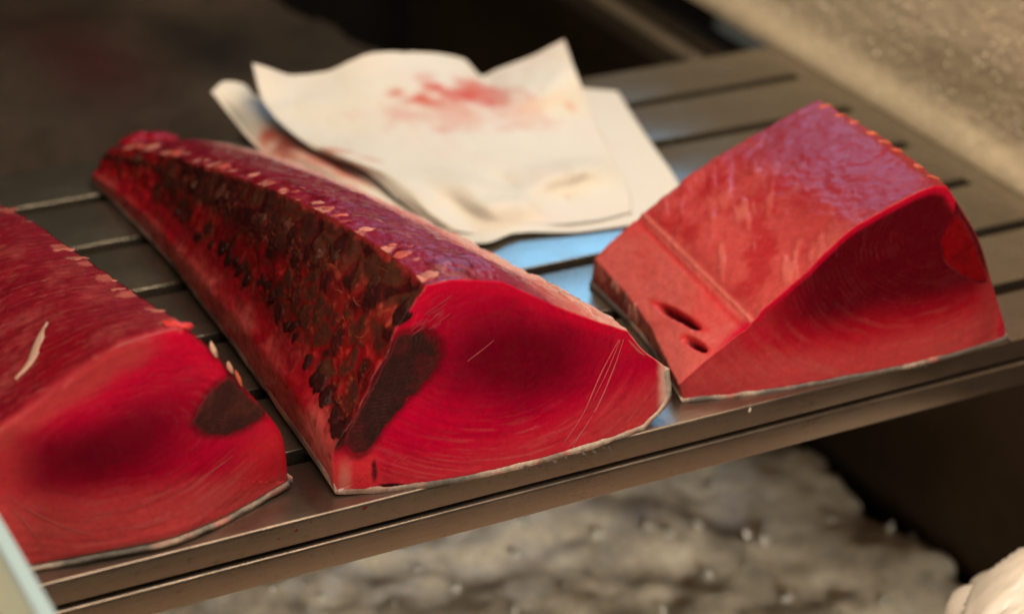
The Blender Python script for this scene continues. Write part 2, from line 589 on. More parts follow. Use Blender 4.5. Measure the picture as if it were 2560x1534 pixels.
def cap_point(loin, x, z):
    P, axis = loin.cap
    d = (P[:, 0] - x) ** 2 + (P[:, 2] - z) ** 2
    k = np.argpartition(d, 4)[:4]
    wgt = 1 / (d[k] + 1e-4)
    return (P[k, 1] * wgt).sum() / wgt.sum(), axis

def patch(name, loin, outline, parent, mat, col_fn, fibre_fn, th=0.03, n=140, rings=26, jag=0.06, seed=2, smooth_corners=True):
    """a region of other muscle in the cut face, a hair proud of it and dipping under at its rim"""
    O = np.array(outline, float)
    D = np.vstack([O, O[:1]])
    C = catmull(D, n + 1)[:-1]
    c = C.mean(axis=0)
    rr = C - c
    ln = np.linalg.norm(rr, axis=1)
    P3 = np.column_stack([C[:, 0], np.full(n, seed), C[:, 1]])
    C = c + rr / ln[:, None] * (ln + jag * fbm(P3, 3.0, seed, 3))[:, None]
    ss = np.linspace(1, 0.02, rings)
    V, E = [], []
    for k in ss:
        ring = c + (C - c) * k
        for p in ring:
            V.append((p[0], 0, p[1])); E.append(1 - k)
    V = np.array(V); E = np.array(E)
    Y = np.array([cap_point(loin, x, z)[0] for x, _, z in V])
    axis = loin.cap[1]
    lift = th * sstep(0.0, 0.10, E) - 0.02 * (1 - sstep(0, 0.05, E))
    V[:, 1] = Y
    V = V - axis * lift[:, None] - axis * (0.006 * fbm(V, 8, seed + 3, 2))[:, None]
    F = grid_faces(rings, n, True).tolist()
    last = (rings - 1) * n
    F.append(tuple(last + i for i in range(n)))
    f, a = fibre_fn(V)
    o = mesh_obj(name, V, F, mat, parent, col_fn(V, E), {'fibre': f, 'fibre_amount': a})
    bm = bmesh.new(); bm.from_mesh(o.data)
    bmesh.ops.recalc_face_normals(bm, faces=bm.faces)
    if sum(fc.normal.y for fc in bm.faces) > 0:
        bmesh.ops.reverse_faces(bm, faces=bm.faces)
    bm.to_mesh(o.data); bm.free()
    return o

def blob(name, P, n, tdir, a, b, h, mat, parent, color, seed, var=0.25, sink=0.35, nl=16, nm=8):
    """a lump lying on a surface: half sizes a (along tdir) and b, height h"""
    rng = random.Random(seed)
    n = np.asarray(n, float); t = np.asarray(tdir, float)
    t = t - (t @ n) * n; t /= np.linalg.norm(t) + 1e-9
    u = np.cross(n, t)
    V = []
    for i in range(nm + 1):
        ph = -math.pi / 2 + math.pi * i / nm
        for k in range(nl if 0 < i < nm else 1):
            th = 2 * math.pi * k / nl
            V.append((math.cos(ph) * math.cos(th), math.cos(ph) * math.sin(th), math.sin(ph)))
    V = np.array(V)
    k = 1 + var * fbm(V + seed * 3.7, 1.4, seed, 4) * 1.6
    L = V * k[:, None]
    W = np.asarray(P) + np.outer(L[:, 0] * a, t) + np.outer(L[:, 1] * b, u) + np.outer((L[:, 2] - sink) * h, n)
    F = []
    for k in range(nl):
        F.append((0, 1 + (k + 1) % nl, 1 + k))
    for i in range(1, nm - 1):
        s0 = 1 + (i - 1) * nl; s1 = s0 + nl
        for k in range(nl):
            F.append((s0 + k, s0 + (k + 1) % nl, s1 + (k + 1) % nl, s1 + k))
    top = len(V) - 1; s0 = 1 + (nm - 2) * nl
    for k in range(nl):
        F.append((s0 + k, s0 + (k + 1) % nl, top))
    col = np.tile(np.asarray(color, float), (len(V), 1)) * (1 + 0.35 * fbm(W, 2.5, seed + 1, 2))[:, None]
    return mesh_obj(name, W, F, mat, parent, col)

def ribbon(name, pts, wd, nrm, mat, parent, color, th=0.02, seed=0, wob=0.4):
    """a thin sinew or strand: a flattened tube along pts"""
    pts = catmull(np.asarray(pts, float), max(8, 5 * len(pts)))
    n = np.asarray(nrm, float); n = n / np.linalg.norm(n)
    T = np.gradient(pts, axis=0); T /= np.linalg.norm(T, axis=1, keepdims=True) + 1e-9
    S = np.cross(T, n); S /= np.linalg.norm(S, axis=1, keepdims=True) + 1e-9
    u = np.linspace(0, 1, len(pts))
    wv = wd * np.clip(np.sin(np.pi * np.clip(u, 0.03, 0.97)) ** 0.5, 0.1, 1) * (1 + wob * vnoise(np.column_stack([u * 9, u * 0 + seed, u * 0]), 1, seed))
    V = []
    for k in range(6):
        a = 2 * math.pi * k / 6
        V.append(pts + S * (wv * math.cos(a))[:, None] + n * th * math.sin(a))
    V = np.stack(V, 1).reshape(-1, 3)
    m = len(pts)
    F = grid_faces(m, 6, True).tolist() + [tuple(range(5, -1, -1)), tuple((m - 1) * 6 + i for i in range(6))]
    return mesh_obj(name, V, F, mat, parent, np.tile(np.asarray(color, float), (len(V), 1)))

def shreds(name, loin, parent, places, mat, colors, seed, wmin=0.006, wmax=0.014, lmin=0.25, lmax=0.9):
    rng = random.Random(seed)
    V, F, C = [], [], []
    for (j, q, t) in places:
        P, n, dv = loin.at(j, q, t)
        side = np.cross(n, dv)
        ang = rng.uniform(0, 2 * math.pi)
        L = rng.uniform(lmin, lmax); wd = rng.uniform(wmin, wmax)
        d = dv * math.cos(ang) + side * math.sin(ang)
        e = np.cross(n, d)
        bend = rng.uniform(-0.5, 0.5)
        base = len(V)
        c = np.array(rng.choice(colors)) * rng.uniform(0.7, 1.2)
        K = 6
        for k in range(K):
            u = k / (K - 1) - 0.5
            p = P + d * L * u + e * bend * L * (u * u * 2 - 0.3) + n * (0.10 + 0.05 * math.sin(3 * u + ang) * L)
            ww = wd * (1 - abs(u * 1.7) ** 2)
            V += [p - e * ww, p + e * ww, p + n * ww]
            C += [c, c, c]
        for k in range(K - 1):
            b0 = base + 3 * k; b1 = b0 + 3
            for i in range(3):
                F.append((b0 + i, b0 + (i + 1) % 3, b1 + (i + 1) % 3, b1 + i))
    o = mesh_obj(name, np.array(V), F, mat, parent, np.array(C))
    o['kind'] = 'stuff'
    return o

RED = np.array([0.52, 0.001, 0.034])
BRIGHT = np.array([0.64, 0.002, 0.036])
DEEP = np.array([0.16, 0.0006, 0.012])
MAROON = np.array([0.085, 0.0008, 0.006])
SALMON = np.array([0.50, 0.050, 0.058])
CORAL = np.array([0.64, 0.125, 0.115])
TOPRED = np.array([0.20, 0.005, 0.020])
LILAC = np.array([0.25, 0.022, 0.062])
ORANGE = np.array([0.72, 0.17, 0.10])
CREAM = np.array([0.76, 0.55, 0.45])
DARKM = np.array([0.030, 0.006, 0.006])
BROWN = np.array([0.075, 0.022, 0.014])

def ell(P, cx, cz, rx, rz, rot=0):
    c, s = math.cos(rot), math.sin(rot)
    x = P[:, 0] - cx; z = P[:, 2] - cz
    return np.sqrt(((x * c + z * s) / rx) ** 2 + ((-x * s + z * c) / rz) ** 2)

def arc_streaks(P, cx, cz, rx, rz, rot, k_ang, k_rad, seed):
    """fine broken streaks that run round a centre, 0..1"""
    c, s = math.cos(rot), math.sin(rot)
    x = (P[:, 0] - cx) / 1.0; z = P[:, 2] - cz
    u = (x * c + z * s) / rx; v = (-x * s + z * c) / rz
    r = np.hypot(u, v); a = np.arctan2(v, u)
    Q = np.column_stack([a * k_ang, r * k_rad + 0.6 * fbm(P, 0.5, seed + 2, 2), np.full(len(P), seed * 1.0)])
    return sstep(0.12, 0.5, fbm(Q, 1.0, seed, 3))

def near_outline(P, outline):
    O = catmull(np.vstack([outline, outline[:1]]), 90)
    d = np.full(len(P), 9.0)
    for o in O:
        d = np.minimum(d, np.hypot(P[:, 0] - o[0], P[:, 2] - o[1]))
    return d

MID_DARK = [(-36.62, 5.15), (-36.75, 5.85), (-37.35, 6.35), (-38.0, 6.45), (-38.45, 6.35), (-38.75, 5.7), (-39.25, 4.85), (-39.7, 4.0), (-40.2, 3.1),
            (-40.55, 2.35), (-40.35, 1.85), (-39.9, 1.65), (-39.45, 2.0), (-38.7, 2.95), (-37.6, 4.0), (-36.95, 4.6)]
LEFT_DARK = [(-46.3, 4.30), (-46.0, 4.85), (-45.5, 5.40), (-45.0, 5.72), (-44.68, 5.72), (-44.30, 5.15), (-43.80, 4.50), (-43.35, 3.85), (-43.9, 3.60), (-44.75, 3.42), (-45.5, 3.55), (-46.05, 3.88)]

def soft_rim(V, E, c, rim, seed):
    return mixc(c, rim, sstep(0.16, 0.0, E + 0.10 * fbm(V, 2.5, seed + 5, 3)))

def skin_colors(V, dark=0.0, seed=0):
    n = fbm(V, 1.3, seed + 40, 4)
    pale = np.array([0.62, 0.50, 0.42]); pink = np.array([0.74, 0.26, 0.22]); grey = np.array([0.20, 0.18, 0.17])
    c = mixc(np.tile(pale, (len(V), 1)), pink, sstep(0.0, 0.5, n))
    return mixc(c, grey, sstep(0.45 - dark, 0.75 - dark, fbm(V, 0.9, seed + 50, 4) * 0.5 + 0.5))

# ---- the middle block ------------------------------------------------------
def mid_loin():
    t = thing('tuna_loin', 'long tuna block in the middle, dark torn bloodline meat along its left side', 'tuna block', (-36, -18, 0), 'red tuna blocks on the steel shelf')
    f = [(-40.91, -33.20, 0.14), (-41.01, -33.20, 2.04), (-40.51, -33.20, 2.81), (-39.77, -33.20, 4.06), (-38.95, -33.20, 5.63),
         (-38.50, -33.20, 6.70), (-37.85, -33.20, 7.46), (-37.32, -33.20, 8.21), (-36.13, -33.20, 8.20), (-34.11, -33.20, 7.70),
         (-31.62, -33.20, 6.13), (-30.09, -33.20, 5.25), (-28.33, -33.20, 4.31), (-27.47, -33.20, 3.18), (-26.30, -33.20, 2.15),
         (-26.30, -33.45, 0.85), (-27.64, -33.90, 0.06), (-30.31, -34.20, 0.02), (-33.70, -34.30, 0.0), (-36.35, -34.20, 0.04), (-38.61, -33.80, 0.02)]
    f = np.array(f)
    def section(y, A, B, C, D, E, Fk):
        """move the keys of the front section so that its corners land on A..F (x,z)"""
        ref = {0: A, 7: B, 9: C, 12: D, 14: E, 16: Fk}
        ks = sorted(ref)
        out = np.zeros_like(f)
        for a, b in zip(ks, ks[1:] + [ks[0] + len(f)]):
            pa, pb = f[a % len(f)][[0, 2]], f[b % len(f)][[0, 2]]
            qa, qb = np.array(ref[a % len(f)]), np.array(ref[b % len(f)])
            u = pb - pa; L = np.linalg.norm(u); u = u / L; v = np.array([-u[1], u[0]])
            U = qb - qa; L2 = np.linalg.norm(U) + 1e-6; U = U / L2; W = np.array([-U[1], U[0]])
            for k in range(a, b):
                p = f[k % len(f)][[0, 2]] - pa
                q = qa + U * (p @ u) * L2 / L + W * (p @ v) * L2 / L
                out[k % len(f)] = (q[0], y, max(q[1], 0.03))
        return out
    secs = [f,
            section(-31.5, (-40.75, 0.20), (-37.36, 8.27), (-34.16, 7.98), (-28.5, 4.35), (-26.7, 2.0), (-27.9, 0.05)),
            section(-27.5, (-40.55, 0.25), (-37.55, 7.90), (-34.30, 7.16), (-29.2, 4.1), (-27.6, 1.8), (-28.6, 0.05)),
            section(-21.7, (-40.25, 0.30), (-37.80, 6.90), (-34.52, 6.30), (-30.0, 3.6), (-28.9, 1.5), (-29.8, 0.05)),
            section(-13.4, (-39.95, 0.25), (-38.17, 4.80), (-34.85, 4.45), (-31.2, 2.6), (-30.6, 1.1), (-31.2, 0.05)),
            section(-7.0, (-40.05, 0.15), (-38.43, 2.90), (-35.08, 2.62), (-32.4, 1.6), (-31.9, 0.7), (-32.3, 0.05)),
            section(-3.4, (-40.30, 0.08), (-39.3, 1.75), (-35.25, 1.50), (-33.4, 1.0), (-33.0, 0.5), (-33.3, 0.05))]
    loin = Loin(secs, [0, 7, 9, 12, 14, 16], 600, 280)

    def side(P, SI, SQ, T, loin):
        n1 = fbm(P, 0.9, 3, 4); n2 = fbm(P, 2.4, 6, 4); n3 = fbm(P * [1, 0.35, 1], 3.0, 9, 3)
        c = np.tile(TOPRED, (len(P), 1))
        # left side: red band near the skin, dark torn meat above
        a = SI == 0
        low = mixc(np.tile(np.array([0.42, 0.010, 0.020]), (len(P), 1)), CORAL * 0.95, sstep(-0.1, 0.45, 0.60 - SQ * 1.9 + 0.4 * n1))
        low = mixc(low, RED * 0.5, sstep(0.1, 0.5, n2) * 0.6)
        Pw = P + 0.22 * np.column_stack([fbm(P, 1.6, 301, 3), fbm(P, 1.6, 302, 3), fbm(P, 1.6, 303, 3)])
        f1, f2, cid = worley(Pw, 0.95, 310)
        tor = mixc(np.tile(BROWN * 0.95, (len(P), 1)), DARKM * 1.2, sstep(0.25, 0.75, cid))
        # bright red shows between the upper and the lower row, most of all half way along
        gap_ = sstep(0.74, 0.62, SQ + 0.07 * n1) * sstep(0.36, 0.46, SQ + 0.05 * n2)
        redp = sstep(0.0, 0.25, fbm(P, 0.8, 312, 4) + 0.6 * (cid > 0.66) - 0.38 + 0.62 * sstep(0.28, 0.45, T)) * gap_
        redp = np.maximum(redp, sstep(0.78, 0.9, T) * sstep(0.80, 0.88, SQ) * 0.8)
        mid_ = gap_
        tor = mixc(tor, np.array([0.32, 0.005, 0.011]), redp * 0.80)
        tor = mixc(tor, np.array([0.50, 0.030, 0.030]), redp * sstep(0.08, 0.4, n2) * 0.8)
        fuzz = sstep(0.30, 0.10, T) * sstep(0.48, 0.60, SQ) * sstep(0.90, 0.78, SQ) * sstep(-0.15, 0.25, fbm(P, 1.2, 345, 4))
        tor = mixc(tor, np.array([0.30, 0.013, 0.013]), fuzz * 0.65)
        tor = mixc(tor, np.array([0.46, 0.085, 0.050]), fuzz * sstep(0.12, 0.5, fbm(P, 3.4, 346, 3)) * 0.8)
        crev = sstep(0.16, 0.02, f2 - f1)
        tor = mixc(tor, np.array([0.20, 0.006, 0.007]), crev * (0.25 + 0.55 * mid_))
        fl = np.abs(fbm(P * [1.0, 0.8, 1.0] + 5, 1.9, 315, 3)); fl2 = np.abs(fbm(P * [0.8, 1.0, 1.2] + 9, 2.7, 317, 3))
        gate = sstep(-0.05, 0.3, fbm(P, 0.9, 319, 3)) * sstep(0.90, 0.80, SQ)
        tor = mixc(tor, np.array([0.42, 0.095, 0.045]), sstep(0.06, 0.0, fl) * gate * 0.5)
        tor = mixc(tor, np.array([0.34, 0.060, 0.040]), sstep(0.06, 0.0, fl2) * gate * 0.4)
        edge = 0.385 - 0.15 * sstep(0.22, 0.0, T) + 0.06 * sstep(0.4, 0.9, T) + 0.06 * n2
        s = mixc(low, tor, sstep(edge - 0.04, edge + 0.10, SQ + 0.08 * n2 + 0.05 * fbm(P, 5.0, 344, 2)))
        s = mixc(s, np.array([0.40, 0.03, 0.03]), sstep(0.96, 1.0, SQ + 0.05 * n2) * 0.6)
        s = mixc(s, np.array([0.70, 0.42, 0.30]), (1 - sstep(0.0, 0.035, SQ)) * 0.8)
        c[a] = s[a]
        # top strip
        b = SI == 1
        top = mixc(np.tile(TOPRED, (len(P), 1)), LILAC, sstep(0.55, 0.0, T) * 0.85 + 0.15 * n1)
        top = mixc(top, np.array([0.15, 0.003, 0.012]), sstep(0.03, 0.40, n3))
        top = mixc(top, np.array([0.46, 0.13, 0.16]), sstep(0.28, 0.55, n2) * 0.5)
        spot = fbm(P * [0.8, 1.0, 0.8], 1.5, 331, 3) + 0.40 * np.sin(2 * np.pi * (T * 17 + 0.15 * n1)) - 1.2 * np.maximum(SQ - 0.12, 0) * 3
        top = mixc(top, np.array([0.50, 0.10, 0.085]), sstep(0.08, 0.45, spot) * 0.7)
        top = mixc(top, np.array([0.62, 0.28, 0.23]), sstep(0.25, 0.5, spot) * 0.8)
        c[b] = top[b]
        g = (SI == 2)
        rs = mixc(np.tile(LILAC, (len(P), 1)), np.array([0.60, 0.16, 0.15]), sstep(0.1, 0.7, SQ + 0.3 * n1))
        rs = mixc(rs, np.array([0.72, 0.40, 0.35]), sstep(0.55, 0.95, SQ + 0.35 * n2))
        c[g] = rs[g]
        g = (SI == 3)
        c[g] = mixc(np.tile(np.array([0.72, 0.42, 0.36]), (len(P), 1)), RED, sstep(0.0, 0.4, n2))[g]
        g = SI >= 4
        c[g] = np.array([0.5, 0.3, 0.25])
        return c, P[:, 1] * 9 + P[:, 0] * 3, np.where(SI == 1, 0.15, 0.0)

    def front(P, er, loin):
        n1 = fbm(P, 0.5, 21, 4); n2 = fbm(P, 2.0, 22, 4)
        e = ell(P, -33.6, 4.4, 5.2, 2.6, -0.28) + 0.2 * n1
        c = mixc(np.tile(RED, (len(P), 1)), DEEP * 1.0, 1 - sstep(0.2, 1.15, e))
        c = mixc(c, BRIGHT, sstep(0.16, 0.02, er) * (P[:, 2] > 3) * 0.9)
        lowr = sstep(2.0, 0.2, P[:, 2] + 0.25 * n2 - 0.05 * (P[:, 0] + 34))
        c = mixc(c, np.array([0.58, 0.030, 0.050]), lowr * 0.85)
        c = mixc(c, SALMON, sstep(-31.5, -29, P[:, 0]) * sstep(2.6, 0.6, P[:, 2]) * 0.6)
        stq = arc_streaks(P, -34.8, 5.4, 1.0, 0.62, -0.25, 3.5, 7.0, 41)
        c = mixc(c, np.array([0.58, 0.10, 0.11]), stq * sstep(0.3, 1.0, e) * (0.05 + 0.50 * sstep(2.6, 0.9, P[:, 2])) * sstep(0.02, 0.1, er))  # pale streaks put the fine fibre highlights into the colour
        c = mixc(c, DEEP, arc_streaks(P, -34.8, 5.4, 1.0, 0.62, -0.25, 2.2, 5.0, 43) * 0.22 * sstep(0.1, 0.7, e))
        # bright corner at the lower left
        c = mixc(c, np.array([0.74, 0.03, 0.05]), sstep(-39.0, -39.6, P[:, 0]) * sstep(2.2, 1.2, P[:, 2]))
        c = mixc(c, CREAM, sstep(0.36, 0.05, np.abs(P[:, 0] + 40.55) + 0.10 * n2) * sstep(1.9, 0.7, P[:, 2]) * 0.30)
        c = mixc(c, np.array([0.74, 0.44, 0.38]), sstep(-26.95, -26.5, P[:, 0] + 0.15 * n2) * 0.9)
        zl = np.array([1.6, 2.04, 2.81, 4.06, 5.63, 6.70, 7.46]); xl = np.array([-41.0, -41.01, -40.51, -39.77, -38.95, -38.50, -37.85])
        dl = P[:, 0] - np.interp(P[:, 2], zl, xl) + 0.12 * n2
        c = mixc(c, DARKM * 1.2, sstep(0.55, 0.25, dl) * sstep(1.7, 2.3, P[:, 2]) * sstep(6.5, 5.9, P[:, 2]))
        c = mixc(c, np.array([0.10, 0.003, 0.008]), sstep(0.30, 0.0, near_outline(P, MID_DARK) + 0.12 * n2) * 0.8)
        # two dark nicks
        d = np.hypot((P[:, 0] + 39.43) / 0.12, (P[:, 2] - 0.95) / 0.50)
        c = mixc(c, np.array([0.05, 0.003, 0.008]), sstep(1.2, 0.6, d) * 0.9)
        d = np.hypot((P[:, 0] + 38.75) / 0.55, (P[:, 2] - 0.22 + 0.12 * (P[:, 0] + 38.7)) / 0.10)
        c = mixc(c, np.array([0.04, 0.003, 0.005]), sstep(1.2, 0.7, d))
        fib = ell(P, -34.8, 5.6, 1.0, 0.62, -0.3) * 15 + 7 * n1 + 3 * n2
        amt = 0.10 + 0.35 * sstep(1.9, 0.7, P[:, 2]) + 0.9 * sstep(1.5, 0.4, ell(P, -37.1, 6.85, 0.9, 0.75))
        return c, fib, 0.2 * amt * (er < 0.999)

    def torn(P, SI, SQ, T):
        zone = (SI == 0) * sstep(0.38, 0.48, SQ + 0.15 * sstep(0.22, 0.0, T)) * sstep(1.0, 0.96, SQ)
        Pw = P + 0.22 * np.column_stack([fbm(P, 1.6, 301, 3), fbm(P, 1.6, 302, 3), fbm(P, 1.6, 303, 3)])
        f1, f2, cid = worley(Pw, 0.95, 310)
        return zone * (0.19 * (0.45 - f1) * (0.4 + 1.2 * cid) + 0.06 * fbm(P, 2.2, 66, 3))
    build_flesh(loin, t, side, front, rings=80, rough_amp=0.10, shrink=[4, 5], hollow=torn)
    build_skin(loin, t, [4, 5], lambda V: mixc(skin_colors(V, 0.05, 1), np.array([0.80, 0.52, 0.46]), sstep(-37.5, -39.5, V[:, 0]) * sstep(-31, -33, V[:, 1])), th=0.18, extend=(0, 7), thick=lambda O: 0.26 * sstep(-37.6, -40.4, O[..., 0]) * sstep(-30, -33, O[..., 1]) * sstep(1.0, 0.3, O[..., 2]) * sstep(-41.0, -39.9, O[..., 0]))
    patch('dark_muscle', loin, MID_DARK, t, MAT_DARK,
          lambda V, E: soft_rim(V, E, mixc(np.tile(DARKM, (len(V), 1)), np.array([0.09, 0.004, 0.008]), sstep(0.0, 0.5, fbm(V, 1.2, 61, 3)) * 0.6), np.array([0.10, 0.003, 0.008]), 61),
          lambda V: (ell(V, -38.7, 5.9, 1, 0.8, 0.3) * 34 + 2 * fbm(V, 0.8, 63, 2), np.full(len(V), 0.06)), jag=0.12, seed=5)
    # dark lumps of torn bloodline meat
    rng = random.Random(11)
    k = 0
    def lump(q, tt, a, b, h, col=None):
        nonlocal k
        P, n, dv = loin.at(0, q, tt)
        ang = rng.uniform(0, 3.14)
        d = dv * math.cos(ang) + np.cross(n, dv) * math.sin(ang)
        base = col if col is not None else (DARKM if rng.random() < 0.45 else BROWN)
        blob('meat_lump', P, n, d, a, b, h, MAT_CHUNK, t, base * rng.uniform(0.7, 1.2), 100 + k, var=0.5, sink=0.35, nl=20, nm=10)
        k += 1
    for i in range(11):                                   # a few lumps that stand clear under the ridge
        tt = max(0.012, 0.012 + 0.9 * (i + rng.uniform(-0.4, 0.4)) / 10.5)
        s = 1.0 - 0.3 * tt
        lump(0.85 - 0.05 * tt + rng.uniform(-0.05, 0.04), tt, rng.uniform(0.30, 0.6) * s, rng.uniform(0.30, 0.5) * s, rng.uniform(0.10, 0.18))
    for i in range(24):                                   # the knobs along the lower edge of the torn meat
        tt = max(0.015, 0.03 + 0.66 * (i + rng.uniform(-0.45, 0.45)) / 23)
        s = rng.uniform(0.7, 1.1) * (1.0 - 0.3 * tt)
        lump(0.435 - 0.15 * max(0, 1 - tt / 0.22) + 0.06 * tt + rng.uniform(-0.035, 0.035), tt, rng.uniform(0.30, 0.52) * s, rng.uniform(0.28, 0.46) * s, rng.uniform(0.08, 0.17), DARKM * 1.5)
    places = [(0, min(0.93, max(0.33, rng.gauss(0.60, 0.14))), abs(rng.gauss(0.0, 0.30)) % 0.8) for _ in range(28)]
    shreds('torn_fibres', loin, t, places, MAT_FAT, [(0.34, 0.06, 0.03), (0.22, 0.03, 0.02), (0.42, 0.015, 0.02), (0.26, 0.09, 0.05), (0.12, 0.03, 0.02), (0.40, 0.13, 0.07)], 5)
    # fat flecks where the ribs were cut, along the ridge
    for i in range(17):
        tt = 0.02 + 0.96 * (i + rng.uniform(-0.48, 0.48)) / 16.5
        P, n, dv = loin.at(1, 0.06, min(max(tt, 0.01), 0.97))
        P2, n2_, _ = loin.at(1, 0.14 + rng.uniform(-0.03, 0.05), min(max(tt, 0.01), 0.97))
        a = rng.uniform(0.22, 0.40)
        blob('fat_fleck', P2, n2_, (0.95, -0.3 + rng.uniform(-0.2, 0.2), 0.0), a, a * rng.uniform(0.5, 0.9), 0.09, MAT_FAT, t,
             (np.array([0.50, 0.10, 0.085]) if i % 3 else np.array([0.58, 0.22, 0.19])) * rng.uniform(0.8, 1.0), 300 + i, var=0.5, nl=20, sink=0.3)
        if rng.random() < 0.6:
            P2, n2_, _ = loin.at(1, 0.30 + rng.uniform(-0.06, 0.1), min(max(tt + 0.02, 0.01), 0.97))
            blob('fat_fleck', P2, n2_, (0.95, -0.3, 0.0), a * 0.6, a * 0.25, 0.05, MAT_FAT, t, np.array([0.42, 0.08, 0.085]), 400 + i, var=0.5, nl=16, sink=0.3)
    for i in range(9):
        P, n, dv = loin.at(2, rng.uniform(0.72, 0.99), rng.uniform(0.0, 0.22))
        blob('fat_fleck', P, n, dv, rng.uniform(0.3, 0.6), rng.uniform(0.12, 0.22), 0.14, MAT_FAT, t, np.array([0.74, 0.40, 0.34]) * rng.uniform(0.7, 1.05), 340 + i, var=0.6)
    # lump on the far tip
    P, n, dv = loin.at(1, 0.55, 0.985)
    for i in range(2):
        blob('meat_lump', P + np.array([-0.9 + 1.1 * i, 0.3, -0.08 + 0.10 * (i == 0)]), (0, 0, 1), (1, 0.2, 0), 0.95, 0.6, 0.34, MAT_FLESH, t, np.array([0.30, 0.006, 0.02]), 380 + i, var=0.45, nl=26, nm=12)
    # pale sinews in the front face
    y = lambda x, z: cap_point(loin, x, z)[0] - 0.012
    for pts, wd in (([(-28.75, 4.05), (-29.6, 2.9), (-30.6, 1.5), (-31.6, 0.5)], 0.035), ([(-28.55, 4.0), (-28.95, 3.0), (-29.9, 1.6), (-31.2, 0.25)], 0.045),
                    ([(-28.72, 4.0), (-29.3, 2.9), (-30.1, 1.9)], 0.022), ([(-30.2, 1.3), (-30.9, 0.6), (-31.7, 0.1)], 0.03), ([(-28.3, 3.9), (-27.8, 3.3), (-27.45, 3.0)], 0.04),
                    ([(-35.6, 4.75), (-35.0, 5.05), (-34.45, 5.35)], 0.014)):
        ribbon('sinew_and_glint', [(x, y(x, z), z) for x, z in pts], wd, loin.cap[1], MAT_FAT, t, (0.62, 0.10, 0.11), th=0.012, seed=int(wd * 1000))
    skin_frays(loin, t, [(-33.4 + 0.42 * i + 0.1 * (i % 3), -34.36, 0.02 - 0.05 * (i % 2)) for i in range(10) if i not in (2, 5)] + [(-40.6, -33.3, 0.05)], 61)
    rng = random.Random(23)
    for i in range(15):                                   # short ridges coloured paler for their wet glints, beside the dark muscle
        x0, z0 = -37.75 + rng.uniform(-0.2, 1.0), 6.35 + rng.uniform(-0.2, 1.0)
        L = rng.uniform(0.25, 0.6)
        pp = [(x0 + L * q, z0 + 0.55 * L * q) for q in (0, 0.5, 1)]
        ribbon('sinew_and_glint', [(x, y(x, z) + 0.002, z) for x, z in pp], rng.uniform(0.008, 0.018), loin.cap[1], MAT_FAT, t, (0.42, 0.03, 0.05), th=0.02, seed=i)
    return t, loin

def skin_frays(loin, parent, spots, seed):
    rng = random.Random(seed)
    for x, y, z in spots:
        p = np.array([x, y, z]); d = rng.uniform(-0.5, 0.5); L = rng.uniform(0.15, 0.4)
        pts = [p, p + [d * L * 0.5 + 0.12, -0.05, -0.3 * L], p + [d * L + 0.2, -0.06, -0.75 * L]]
        ribbon('skin_shred', pts, rng.uniform(0.03, 0.08), (0, -1, 0.2), MAT_SKIN, parent, np.array([0.12, 0.10, 0.095]) * rng.uniform(0.4, 1.4), th=0.012, seed=rng.randint(1, 99))

